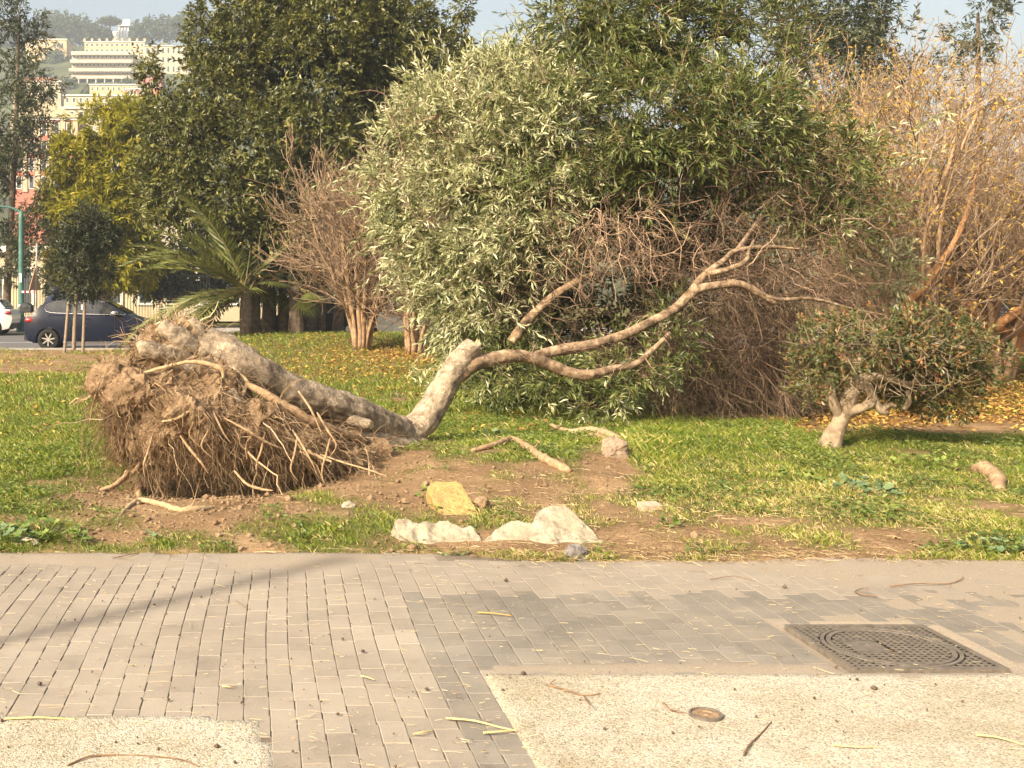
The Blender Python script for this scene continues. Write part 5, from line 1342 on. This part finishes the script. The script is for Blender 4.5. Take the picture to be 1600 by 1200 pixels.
# ================================================================ vehicles
def paint(name, c, rough=.25):
    m, nd, lk, b = mat(name, rough, .3)
    n = noise(nd, lk, 3, 4); r = ramp(nd, [(.3, tuple(x * .85 for x in c)), (.7, c)]); lk.new(n.outputs[0], r.inputs[0]); lk.new(r.outputs[0], b.inputs['Base Color'])
    b.inputs['Coat Weight'].default_value = .12; b.inputs['Coat Roughness'].default_value = .08
    return m
M_GLASS, nd, lk, b = mat('car_glass', .06, .6)
n = noise(nd, lk, 2.5, 3); r = ramp(nd, [(.35, (.012, .014, .016)), (.7, (.05, .055, .055))]); lk.new(n.outputs[0], r.inputs[0]); lk.new(r.outputs[0], b.inputs['Base Color'])
M_RUB = plain('rubber', (.022, .021, .02), .85, .2)
M_RIM = plain('alloy', (.55, .52, .48), .35, .5, .8, .1)
M_CHR = plain('chrome', (.72, .70, .67), .2, .5, .9, .05)
M_RED = plain('tail_light', (.30, .02, .02), .25, .6, 0, .2)
M_BLK = plain('black_plastic', (.03, .03, .032), .6, .3)
M_WHT = plain('white_card', (.75, .73, .70), .8, .1, var=.05)

def car(label, px, D, colr, facing=1, group=None, L=3.97, W=1.74, Hc=1.46, zr=-.08, name='parked_car'):
    """hatchback; local +x is its nose"""
    loc = np.array([(px - CX) * D / F, D, zr])
    t = thing(name, label, 'car', loc, group)
    M_P = paint(name + '_paint', colr)
    def yw(x, z):
        u = np.abs(x) / (L / 2)
        w = W / 2 * (1 - .16 * np.clip((u - .72) / .28, 0, 1) ** 2)
        w = w * np.where(z < .62, 1 - .05 * np.clip((.35 - z) / .2, 0, 1), 1 - .02 * np.clip((z - .62) / .3, 0, 1))
        return w * np.where(z > .92, 1 - .20 * (z - .92) / .54, 1)
    wb, wr, ra = 1.27, .305, .355
    def arch(cx):
        return [(cx + ra * math.cos(a), .30 + ra * math.sin(a)) for a in np.linspace(-.25, math.pi + .25, 15)]
    low = [(-1.93, .42), (-1.86, .27)] + arch(-wb)[::-1] + arch(wb)[::-1] + [(1.90, .24), (1.985, .40), (1.96, .62), (1.80, .78), (1.10, .95), (.75, 1.0), (-1.62, 1.02), (-1.88, .98), (-1.97, .80), (-1.985, .6)]
    top = [(-1.62, .98), (-1.72, 1.05), (-1.50, 1.28), (-1.28, 1.40), (-.7, 1.455), (-.1, 1.46), (.25, 1.42), (.95, 1.06), (1.12, .93)]
    k = L / 3.97
    def body_part(poly, nm, m_, yscale=1.0, wfun=yw):
        bm = bmesh.new(); vs_ = [bm.verts.new((p[0] * k, 0, p[1])) for p in poly]; bm.faces.new(vs_)
        for xx in np.arange(-1.9, 1.95, .16): bmesh.ops.bisect_plane(bm, geom=bm.verts[:] + bm.edges[:] + bm.faces[:], plane_co=(xx, 0, 0), plane_no=(1, 0, 0))
        for zz in np.arange(.2, 1.46, .11): bmesh.ops.bisect_plane(bm, geom=bm.verts[:] + bm.edges[:] + bm.faces[:], plane_co=(0, 0, zz), plane_no=(0, 0, 1))
        r_ = bmesh.ops.extrude_face_region(bm, geom=bm.faces[:])
        far = [e for e in r_['geom'] if isinstance(e, bmesh.types.BMVert)]
        fs = set(far)
        for v in bm.verts:
            w = float(wfun(v.co.x, v.co.z)) * yscale
            v.co.y = w if v in fs else -w
        bmesh.ops.recalc_face_normals(bm, faces=bm.faces)
        ed = [e for e in bm.edges if len(e.link_faces) == 2 and e.calc_face_angle(0) > 1.0]
        bmesh.ops.bevel(bm, geom=ed, offset=.045 if nm == 'body' else .05, segments=3, affect='EDGES', clamp_overlap=True)
        bmesh.ops.triangulate(bm, faces=[f for f in bm.faces if len(f.verts) > 4])
        bmesh.ops.recalc_face_normals(bm, faces=bm.faces)
        me = bpy.data.meshes.new(nm); bm.to_mesh(me); bm.free()
        me.polygons.foreach_set('use_smooth', np.ones(len(me.polygons), bool)); me.set_sharp_from_angle(angle=.7)
        return link(nm, me, m_, t)
    B = body_part(low, 'body', M_P); C_ = body_part(top, 'cabin', M_P)
    def pane(poly, nm, m_, off=.006, par=C_, th=.004):
        for s in (-1, 1):
            bm = bmesh.new(); vv = [bm.verts.new((p[0] * k, s * (float(yw(p[0], p[1])) + off), p[1])) for p in poly]
            f_ = bm.faces.new(vv if s < 0 else vv[::-1]); me = bpy.data.meshes.new(nm); bmesh.ops.triangulate(bm, faces=bm.faces); bm.to_mesh(me); bm.free(); link(nm, me, m_, par)
    pane([(-.62, 1.06), (.80, 1.02), (.86, 1.06), (.30, 1.36), (-.05, 1.40), (-.62, 1.40)], 'side_window', M_GLASS)
    pane([(-1.36, 1.20), (-1.25, 1.10), (-.70, 1.065), (-.70, 1.395), (-1.10, 1.355), (-1.30, 1.29)], 'quarter_window', M_GLASS)
    for s in (-1, 1):
        tr = [(.92, 1.03), (.75, 1.01), (-.66, 1.045), (-1.26, 1.085), (-1.38, 1.19), (-1.31, 1.30), (-1.10, 1.37), (-.66, 1.41), (-.05, 1.415), (.33, 1.365)]
        pts = np.array([[a * k, s * (float(yw(a, z)) + .006), z] for a, z in tr])
        o = link('window_trim', make_mesh('window_trim', *tubes(spline(pts, 40)[None], np.full((1, 40), .009), 5)), M_CHR, C_)
        q = [np.array([[-1.0 * k, s * (W / 2 + .002), .27], [.9 * k, s * (W / 2 + .002), .25]])]
        link('sill_trim', make_mesh('sill_trim', *box(((0) * k, s * (float(yw(0, .25)) + .004), .235), (1.7 * k, .01, .018))), M_CHR, B)
        link('tail_light', make_mesh('tail_light', *remesh(merge(ellipsoid((-1.80 * k, s * .74, .86), (.17, .10, .085), 2)), .02)[:2], smooth=True), M_RED, B)
        link('headlight', make_mesh('headlight', *ellipsoid((1.72 * k, s * .68, .70), (.20, .10, .07), 2), smooth=True), M_CHR, B)
        mi = link('mirror', make_mesh('mirror', *merge(ellipsoid((.63 * k, s * (W / 2 + .10), 1.06), (.11, .08, .065), 2), box((.66 * k, s * (W / 2 + .02), 1.02), (.06, .12, .03))), smooth=True), M_CHR, C_)
        for hx in (-.15, -.75): link('door_handle', make_mesh('door_handle', *box((hx * k, s * (float(yw(hx, .88)) + .012), .89), (.17, .02, .03))), M_P, B)
        for hx in (-.66, .62): link('door_seam', make_mesh('door_seam', *box((hx * k, s * (float(yw(hx, .65)) - .001), .65), (.008, .01, .62))), M_BLK, B)
        for cx in (-wb, wb):
            yc = s * (W / 2 - .115)
            w_ = bpy.data.objects.new('wheel', None); col.objects.link(w_); w_.parent = t; w_.location = (cx * k, yc, wr)
            link('tyre', make_mesh('tyre', *lathe([(.19, -.09), (.26, -.10), (.295, -.085), (wr, -.05), (wr, .05), (.295, .085), (.26, .10), (.19, .09)], 32, 'Y'), smooth=True), M_RUB, w_)
            sp_ = [lathe([(.215, -.1), (.215, .095), (.195, .098), (.195, -.1)], 32, 'Y'), lathe([(.001, s * .075), (.05, s * .075), (.055, s * .04)], 16, 'Y')]
            for q in range(7):
                a_ = q * 2 * math.pi / 7 + .2
                sp_.append(box((math.cos(a_) * .12, s * .07, math.sin(a_) * .12), (.17, .02, .035), ry=-a_))
            link('rim', make_mesh('rim', *merge(*sp_)), M_RIM, w_)
            link('brake_disc', make_mesh('brake_disc', *lathe([(.001, s * .02), (.19, s * .02), (.19, 0)], 24, 'Y')), M_BLK, w_)
    # windscreen and rear window
    def quad(nm, pts): link(nm, make_mesh(nm, np.array(pts, float), np.array([[0, 1, 2, 3]])), M_GLASS, C_)
    a, b2 = .98 * k, .30 * k
    quad('windscreen', [(a + .022, -.66, 1.065), (a + .022, .66, 1.065), (b2 + .022, .57, 1.418), (b2 + .022, -.57, 1.418)])
    quad('rear_window', [(-1.70 * k - .02, .60, 1.10), (-1.70 * k - .02, -.60, 1.10), (-1.40 * k - .02, -.52, 1.36), (-1.40 * k - .02, .52, 1.36)])
    link('underbody', make_mesh('underbody', *box((0, 0, .30), (3.5 * k, 1.3, .2))), M_BLK, t)
    link('bumper', make_mesh('bumper', *box((-1.90 * k, 0, .36), (.16, 1.35, .18))), M_BLK, B)
    if facing < 0: t.rotation_euler = (0, 0, math.pi)
    return t
blue = car('dark blue hatchback parked by the lawn behind two stakes', 152, 33.0, (.004, .0075, .022))
link('white_panel', make_mesh('white_panel', *box((-.28, -(1.74 / 2 * .95) + .045, 1.20), (.12, .004, .2))), M_WHT, blue)  # plain white panel at the near side window
GC = 'other cars along the road'
car('white hatchback seen from its tail, cut by the picture edge', -55, 43.5, (.66, .64, .60), -1, GC)
car('dark car parked behind the row of trunks', 495, 34.2, (.022, .024, .03), -1, GC, L=4.3)
car('white car showing between the two leafless shrubs', 640, 34.0, (.72, .70, .64), -1, GC)
car('white car beyond the reddish leaning trunk', 1655, 34.0, (.74, .72, .68), 1, GC, L=4.3)

# ---- scooter and rider
sx, sy, sz = zb(84, 39.5)[0], 39.5, -.08
SC = thing('scooter', 'dark scooter with rear top box ridden past behind the blue car', 'scooter', (sx, sy, sz))
def sp_(name, geo, m_, par=SC, smooth=True): return link(name, make_mesh(name, geo[0], geo[1], smooth), m_, par)
M_SCO = paint('scooter_paint', (.018, .018, .024))
for wx in (-.70, .72):
    w_ = sp_('wheel', lathe([(.13, -.05), (.2, -.065), (.255, -.045), (.268, 0), (.255, .045), (.2, .065), (.13, .05)], 28, 'Y', (wx, 0, .268)), M_RUB)
    sp_('rim', lathe([(.02, -.03), (.135, -.045), (.135, .045), (.02, .03)], 20, 'Y', (wx, 0, .268)), M_RIM, w_)
bg_ = remesh(merge(ellipsoid((-.48, 0, .62), (.42, .17, .2)), ellipsoid((-.10, 0, .42), (.35, .19, .13)), ellipsoid((.38, 0, .62), (.11, .2, .36)), ellipsoid((.58, 0, .48), (.22, .1, .1)), box((.02, 0, .36), (.7, .3, .08))), .03)
sp_('body', bg_[:2], M_SCO)
sp_('seat', remesh(merge(ellipsoid((-.42, 0, .81), (.42, .15, .07))), .025)[:2], M_BLK)
sp_('handlebar', limb([(.36, -.36, 1.06, .016), (.32, -.1, 1.04, .018), (.32, .1, 1.04, .018), (.36, .36, 1.06, .016)], sides=8), M_BLK)
sp_('fork', limb([(.36, 0, .95, .03), (.60, 0, .5, .03), (.72, 0, .268, .025)], sides=8), M_BLK)
sp_('windscreen', box((.50, 0, 1.12), (.012, .4, .42), ry=-.35), M_GLASS, smooth=False)
sp_('rear_rack', box((-.80, 0, .88), (.34, .16, .03)), M_CHR, smooth=False)
sp_('tail_light', ellipsoid((-.90, 0, .66), (.05, .09, .05), 2), M_RED)
sp_('mudguard', limb([(-.98, 0, .42, .05), (-.9, 0, .58, .06), (-.74, 0, .6, .07)], sides=8), M_BLK)
M_JKT = plain('dark_jacket', (.025, .03, .05), .8, .15, var=.25, scale=8)
tb = remesh(merge(box((-.95, 0, 1.06), (.42, .44, .26)), ellipsoid((-.95, 0, 1.12), (.24, .24, .18))), .03)
o = link('top_box', make_mesh('top_box', tb[0], tb[1], True), M_BLK, SC)
RD = thing('person', 'scooter rider in dark jacket and dark helmet leaning over the handlebar', 'person', (sx, sy, sz))
bod = [ellipsoid((-.28, 0, .93), (.17, .18, .14)), limb([(-.30, 0, .92, .15), (-.24, 0, 1.12, .15), (-.13, 0, 1.34, .17), (-.04, 0, 1.46, .13), (.0, 0, 1.54, .065), (.02, 0, 1.6, .06)], sides=16, rough=.03),
       ellipsoid((.05, 0, 1.68), (.1, .085, .12))]
for s in (-1, 1):
    bod += [limb([(-.08, s * .17, 1.42, .075), (.02, s * .26, 1.22, .058), (.10, s * .29, 1.12, .05), (.25, s * .30, 1.10, .04), (.33, s * .29, 1.08, .035)], sides=10, rough=.03),
            limb([(-.26, s * .10, .92, .105), (-.02, s * .17, .88, .09), (.16, s * .19, .82, .07), (.14, s * .18, .62, .06), (.10, s * .17, .46, .045)], sides=10, rough=.03), ellipsoid((.18, s * .17, .43), (.14, .05, .045), 2)]
    for fz in range(4): bod.append(limb([(.33, s * (.25 + .025 * fz), 1.09, .013), (.385, s * (.25 + .025 * fz), 1.095, .012), (.39, s * (.25 + .025 * fz), 1.055, .011), (.36, s * (.25 + .025 * fz), 1.035, .01)], sides=6, n=7))
    bod.append(limb([(.32, s * .24, 1.08, .014), (.34, s * .215, 1.05, .013), (.37, s * .225, 1.03, .011)], sides=6, n=6))
g_body = remesh(merge(*bod), .016)
link('body', make_mesh('body', g_body[0], g_body[1], True), M_JKT, RD)
hm = remesh(merge(ellipsoid((.04, 0, 1.70), (.165, .135, .15)), ellipsoid((.09, 0, 1.63), (.12, .11, .09))), .018)
link('helmet', make_mesh('helmet', hm[0], hm[1], True), M_SCO, RD)
link('visor', make_mesh('visor', *ellipsoid((.10, 0, 1.70), (.125, .115, .06)), smooth=True), M_GLASS, RD)

# ================================================================ street furniture
M_GRN = plain('green_paint', (.055, .14, .115), .5, .4, var=.15, scale=5)
c = zb(33, 45.0, -.01); t = thing('lamp_post', 'green metal lamp post with white sticker at the far kerb', 'lamp post', c)
part('pole', limb([list(c) + [.14], list(c + [0, 0, 1.2]) + [.12], list(c + [0, 0, 4.8]) + [.09]], sides=14, n=18, rough=.0), M_GRN, t, smooth=True)
part('base_sleeve', lathe([(.19, 0), (.19, .5), (.14, .6)], 18, c=c), M_GRN, t)
part('arm', limb([list(c + [0, 0, 4.75]) + [.05], list(c + [-.5, 0, 4.95]) + [.04], list(c + [-1.2, 0, 5.0]) + [.03]], sides=8, rough=0), M_GRN, t)
part('lamp_head', ellipsoid(c + [-1.3, 0, 4.96], (.35, .14, .07), 2), M_CHR, t)
part('sticker', bbox(c[0] - .05, c[0] + .05, c[1] - .145, c[1] - .12, 1.95, 2.3), M_WHT, t)
part('ring_band', lathe([(.126, 1.0), (.126, 1.08)], 14, c=c), M_WHT, t)
c = zb(56, 44.6, -.01); t = thing('road_sign', 'triangular road sign seen edge on, on a pale pole next to the lamp post', 'sign', c)
M_GALV = plain('galvanised', (.42, .40, .37), .5, .4, .5, .1)
part('pole', limb([list(c) + [.035], list(c + [0, 0, 2]) + [.035], list(c + [.05, 0, 3.5]) + [.035]], sides=10, n=10, rough=0), M_GALV, t)
tri = prism([(0, 2.15), (.42, 2.15), (.0, 2.9)], 'Y', -.01, .01)[0]
a_ = math.radians(68); v, f = prism([(-.42, 1.65), (.42, 1.65), (0, 2.55)], 'Y', -.012, .012)
v = v @ np.array(Matrix.Rotation(a_, 3, 'Z')).T + c + [-.02, -.05, .0]; part('triangle_plate', (v, f), plain('sign_back', (.34, .20, .10), .6, .3, .1), t)
t = thing('barrier_tape', 'red and white barrier tape tied between lamp post and sign pole', 'tape', zb(33, 44.8, .0))
for k in range(6):
    a0 = P(34 + k * 3.6, 456, 44.75); a1 = P(34 + (k + 1) * 3.6, 456.4, 44.75)
    part('stripe', bbox(a0[0], a1[0], 44.74, 44.75, a0[2] - .04, a0[2] + .04), M_RED if k % 2 else M_WHT, t)
M_FEN = plain('fence_iron', (.035, .035, .033), .6, .3)
FE = thing('railing_fence', 'black iron railing along the far side of the road', 'fence', zb(100, 48.5))
fx0, fx1 = zb(-120, 48.5)[0], zb(330, 48.5)[0]
for z in (.35, 2.25): part('rail', bbox(fx0, fx1, 48.48, 48.52, z - .02, z + .02), M_FEN, FE)
bm_ = make_mesh('bar', *box((0, 0, 1.28), (.02, .02, 2.5))); bm_.materials.append(M_FEN)
for xb in np.arange(fx0, fx1, .125): link('bar', bm_, None, FE, loc=(xb - FE.location.x, 0, 0))
# cream building behind the railings
M_CRM = plain('cream_render', (.46, .39, .26), .9, .1, var=.12, scale=1.2)
M_ROOFT = plain('terracotta', (.33, .16, .09), .9, .1, var=.2, scale=3)
M_WIN = plain('window_dark', (.07, .08, .085), .2, .5)
M_WTRIM = plain('white_trim', (.68, .64, .56), .8, .1)
def building(name, label, pxa, pxb, pytop, D, depth, z0, m_, rows, cols_, wfrac=(.5, .55), group=None, roof=None, trim=True, parapet=True, zbase=None):
    xa, xb = P(pxa, 0, D)[0], P(pxb, 0, D)[0]; zt = P(0, pytop, D)[2]
    t = thing(name, label, 'building', ((xa + xb) / 2, D + depth / 2, z0), group)
    part('wall', bbox(xa, xb, D, D + depth, z0, zt), m_, t)
    zb_ = zbase if zbase is not None else z0
    rh = (zt - zb_) / rows; cw = (xb - xa) / cols_
    w, h = cw * wfrac[0], rh * wfrac[1]
    fm = make_mesh('window', *merge(box((0, -.03, h * .5 + .06), (w + .24, .10, .12)), box((0, -.03, -h * .5 - .06), (w + .24, .10, .12)), box((-w * .5 - .06, -.03, 0), (.12, .10, h)), box((w * .5 + .06, -.03, 0), (.12, .10, h)))); fm.materials.append(M_WTRIM)
    gm = make_mesh('pane', *box((0, -.012, 0), (w, .03, h))); gm.materials.append(M_WIN)
    for r_ in range(rows):
        for c_ in range(cols_):
            wz = zb_ + (r_ + .52) * rh; wx = xa + (c_ + .5) * cw
            o = link('window', fm, None, t, loc=np.array([wx, D, wz]) - np.array(t.location)); link('pane', gm, None, o)
    if parapet: part('cornice', bbox(xa - .25, xb + .25, D - .3, D + depth + .3, zt, zt + .35), M_WTRIM, t)
    if roof is not None:
        v = np.array([[xa - .4, D - .4, zt + .35], [xb + .4, D - .4, zt + .35], [xb + .4, D + depth + .4, zt + .35], [xa - .4, D + depth + .4, zt + .35], [xa + depth * .4, D + depth / 2, zt + roof], [xb - depth * .4, D + depth / 2, zt + roof]])
        part('roof', (v, [np.array([[0, 1, 5, 4], [2, 3, 4, 5]]), np.array([[1, 2, 5], [3, 0, 4]])]), M_ROOFT, t)
    return t
building('street_building', 'long low cream building behind the railings', -260, 760, 395, 60.0, 8, 0, M_CRM, 1, 22, (.35, .5), None)

# ================================================================ hillside town
def hz(x, y):
    base = 132 * sstep(140, 640, y) * (1 - .55 * sstep(60, 260, x)) * (1 - .15 * sstep(-150, -400, x))
    return base + 5 * (fbm(xyz(x, y), .012, 5) - .5) * sstep(150, 260, y) - .3
hx_ = np.linspace(-700, 900, 110); hy_ = np.concatenate([np.linspace(120, 700, 80), np.linspace(720, 1500, 14)])
HX, HY = np.meshgrid(hx_, hy_)
HZ = hz(HX, HY)
hv = np.stack([HX, HY, HZ], -1).reshape(-1, 3); hi = np.arange(len(hv)).reshape(HX.shape)
hf = np.stack([hi[:-1, :-1], hi[:-1, 1:], hi[1:, 1:], hi[1:, :-1]], -1).reshape(-1, 4)
M_HILL = plain('scrubby_hill', (.07, .078, .035), .95, .05, var=.4, scale=.05)
tag(link('hillside', make_mesh('hillside', hv, hf, True), M_HILL), kind='structure')
M_OCH = plain('ochre_render', (.50, .38, .21), .9, .1, var=.12, scale=.3)
M_PAL = plain('pale_render', (.46, .39, .27), .9, .1, var=.1, scale=.3)
M_PNK = plain('red_render', (.46, .17, .12), .9, .1, var=.12, scale=.4)
M_CON = plain('pale_concrete', (.50, .44, .34), .9, .1, var=.1, scale=.4)
def base_z(px, D): return float(hz(zb(px, D)[0], D)) - 4
# stepped balcony block
D = 430.0
ap = building('apartment_block', 'cream terraced apartment block with four long white balconies', 112, 208, 82, D, 18, base_z(150, D), M_PAL, 4, 15, (.45, .5), zbase=P(0, 131, D)[2])
for i, y in enumerate((86, 99, 113, 125)):
    za = P(0, y, D)[2]; xa, xb = P(112 - i, 0, D)[0], P(208 - i, 0, D)[0]
    bl = part('balcony', bbox(xa, xb, D - 1.6 - .8 * i, D, za - .25, za), M_CON, ap)
    part('parapet', bbox(xa, xb, D - 1.65 - .8 * i, D - 1.5 - .8 * i, za, za + .95), M_CON, bl)
for xq in np.linspace(112, 206, 8):
    xa = P(xq, 0, D)[0]; part('column', bbox(xa - .2, xa + .2, D - 3.9, D - 3.5, P(0, 140, D)[2], P(0, 125, D)[2]), M_CON, ap)
D = 480.0
building('terrace_house', 'ochre building with a crenellated parapet above the terraced block', 132, 226, 66, D, 16, base_z(180, D), M_OCH, 3, 12, (.4, .45), zbase=P(0, 92, D)[2])
for i, xq in enumerate(np.linspace(132, 226, 9)):
    xa = P(xq, 0, D)[0]; part('merlon', bbox(xa - .45, xa + .45, D - .2, D + .6, P(0, 66, D)[2] + .35, P(0, 66, D)[2] + 1.6), M_OCH, bpy.data.objects['terrace_house'])
D = 440.0
building('villa', 'pale villa with a red roof terrace beside the terraced block', 226, 300, 72, D, 18, base_z(260, D), M_PAL, 4, 9, (.4, .6), roof=2.2, zbase=P(0, 130, D)[2])
building('villa', 'small white villa with an orange wall low on the slope', 214, 252, 112, 400., 12, base_z(230, 400.), M_PNK, 2, 3, (.35, .55), zbase=P(0, 140, 400.)[2])
building('old_building', 'weathered ochre building at the edge of the hilltop wood', 40, 104, 62, 470., 16, base_z(70, 470.), M_OCH, 2, 5, (.25, .35), zbase=P(0, 95, 470.)[2])
building('terrace_house', 'low ochre terrace house under the balconies', 140, 215, 133, 380., 14, base_z(180, 380.), M_OCH, 1, 9, (.3, .45), zbase=P(0, 145, 380.)[2])
building('terrace_house', 'low cream house in front of the ochre terrace', 100, 225, 150, 300., 14, base_z(160, 300.), M_PAL, 3, 12, (.35, .5), zbase=P(0, 190, 300.)[2])
building('small_house', 'cream house with red upper storey under the terrace wall', 196, 226, 140, 350., 10, base_z(210, 350.), M_PNK, 2, 3, (.4, .55), zbase=P(0, 160, 350.)[2])
building('small_house', 'pale house beside the grey green tree on the slope', 20, 95, 128, 340., 12, base_z(60, 340.), M_PAL, 3, 6, (.3, .45), roof=2.5, zbase=P(0, 175, 340.)[2])
# red palazzo with pediment
D = 170.0
pz = building('palazzo', 'red and cream palazzo with a pediment seen past the yellow green tree', 20, 118, 188, D, 14, 0, M_PNK, 4, 5, (.34, .62), zbase=P(0, 300, D)[2])
xa, xb = P(20, 0, D)[0], P(118, 0, D)[0]; zt = P(0, 188, D)[2] + .35
v, f = prism([(xa - .6, zt), (xb + .6, zt), ((xa + xb) / 2, zt + 3.0)], 'Y', D - .5, D + 14); part('pediment', (v, f), M_CRM, pz)
for i in range(6):
    xq = xa + (xb - xa) * i / 5; part('pilaster', bbox(xq - .35, xq + .35, D - .22, D, P(0, 300, D)[2], zt - .35), M_CRM, pz)
building('town_house', 'wide cream town house behind the yellow green tree', 60, 300, 170, 210., 14, 0, M_PAL, 4, 16, (.35, .55), zbase=P(0, 260, 210.)[2])
# monument with columns on the hilltop
D = 560.0; c = zb(188, D, base_z(188, D))
t = thing('monument', 'white columned monument on the wooded hilltop', 'monument', c)
M_MAR = plain('white_stone', (.74, .70, .62), .8, .2, var=.06, scale=.3)
zb0 = P(0, 63, D)[2]
part('base', bbox(P(183, 0, D)[0], P(203, 0, D)[0], D, D + 6, c[2], zb0 + 1.2), M_MAR, t)
for xq in (186, 190.5, 195, 200):
    part('column', lathe([(.6, zb0 + 1.2), (.5, zb0 + 7.2)], 12, c=(P(xq, 0, D)[0], D + 1.5, 0)), M_MAR, t)
part('entablature', bbox(P(184, 0, D)[0], P(203, 0, D)[0], D + .3, D + 5, zb0 + 7.2, zb0 + 9.2), M_MAR, t)
part('attic', bbox(P(192, 0, D)[0], P(203, 0, D)[0], D + .6, D + 4.5, zb0 + 9.2, zb0 + 10.6), M_MAR, t)
part('side_wall', bbox(P(168, 0, D)[0], P(183, 0, D)[0], D + 2, D + 6, c[2], zb0 + 5.0), M_MAR, t)
# woods
M_WOODL = leaf_mat('far_wood', [(0.0, (.022, .036, .016)), (.6, (.055, .075, .03)), (1.0, (.11, .12, .05))], .1, .7, .1)
bl = []
for px, py, D, rx, ry in [(70, 50, 545, 20, 30), (95, 42, 545, 24, 26), (120, 48, 545, 24, 26), (145, 55, 545, 22, 22), (165, 58, 548, 12, 16), (100, 90, 500, 14, 30), (85, 110, 470, 20, 40), (215, 52, 550, 14, 18), (235, 48, 550, 18, 20), (262, 46, 550, 22, 20), (290, 40, 550, 24, 22), (318, 38, 550, 18, 22), (345, 45, 550, 24, 22), (40, 60, 545, 26, 30), (10, 60, 545, 26, 30), (75, 140, 430, 20, 30), (160, 142, 395, 30, 6), (105, 135, 420, 14, 16), (380, 50, 550, 30, 26), (430, 60, 550, 30, 30), (-20, 60, 545, 30, 30), (200, 135, 400, 14, 8)]:
    bl.append((px, py, D, rx, ry, 6.0))
p, o_ = blob_pts(bl, 1.5, .5, 0)
n = len(p)
geo = leaf_geo(p, nrm(rng.normal(size=p.shape)), o_ + rng.normal(0, .5, p.shape), rng.uniform(1.2, 2.2, n), rng.uniform(.9, 1.6, n), .1)
vv = np.clip(.5 * vnoise(p, .12, 4) + .5 * rng.random(n), 0, 1)
tag(part('hilltop_woods', geo, M_WOODL, attrs={'v': np.repeat(vv, 4)}), 'dark wood of evergreen trees along the hazy hilltop', 'woods', kind='stuff')
for px, py, D, rx, lab in ((172, 33, 553, 19, 'umbrella pine with flat crown beside the white monument'), (308, 27, 553, 15, 'umbrella pine standing out of the wood on the hill crest')):
    b_ = zb(px, D, base_z(px, D)); t = thing('umbrella_pine', lab, 'tree', b_, 'umbrella pines on the hill crest')
    part('trunk', limb([list(b_) + [.5], list(P(px, py + 14, D)) + [.4], list(P(px, py, D)) + [.3]], sides=8, n=8), M_TRK, t)
    p, o_ = blob_pts([(px, py, D, rx, 5.5, 4.5)], 6, .5); n = len(p)
    part('crown', leaf_geo(p, nrm(rng.normal(size=p.shape)), o_ + rng.normal(0, .5, p.shape), rng.uniform(.8, 1.4, n), rng.uniform(.6, 1.0, n), .1), M_WOODL, t, attrs={'v': np.repeat(rng.random(n), 4)}, kind='stuff')

# ================================================================ lamp post outside the frame whose shadow crosses the paving
sd = np.array([.72, .694]); foot = np.array([-1.25, 5.15]) - sd * 7.0
c = np.array([foot[0], foot[1], 0.0])
t = thing('path_lamp', 'slim grey path lamp standing behind the viewer', 'lamp post', c)
part('pole', limb([list(c) + [.07], list(c + [0, 0, 2.8]) + [.07], list(c + [0, 0, 6.0]) + [.062]], sides=14, n=14, rough=0), M_GALV, t)
part('lamp_head', ellipsoid(c + [0, 0, 6.05], (.08, .08, .08), 2), M_GALV, t)

# ================================================================ haze
m = bpy.data.materials.new('haze_air'); m.use_nodes = True
nd = m.node_tree.nodes; nd.remove(nd['Principled BSDF'])
pv = nd.new('ShaderNodeVolumePrincipled'); pv.inputs['Color'].default_value = (.80, .90, 1.0, 1); pv.inputs['Density'].default_value = .0006; pv.inputs['Anisotropy'].default_value = .0
m.node_tree.links.new(pv.outputs[0], nd['Material Output'].inputs['Volume'])
o = part('haze', bbox(-1560, 1560, -70, 3560, -1.2, 172), m); tag(o, 'thin pale haze over the town', 'haze', kind='stuff')
print('objects', len(bpy.data.objects), 'tris', sum(sum(max(0, l - 2) for l in [len(p.vertices) for p in me.polygons[:1]]) * len(me.polygons) for me in bpy.data.meshes))
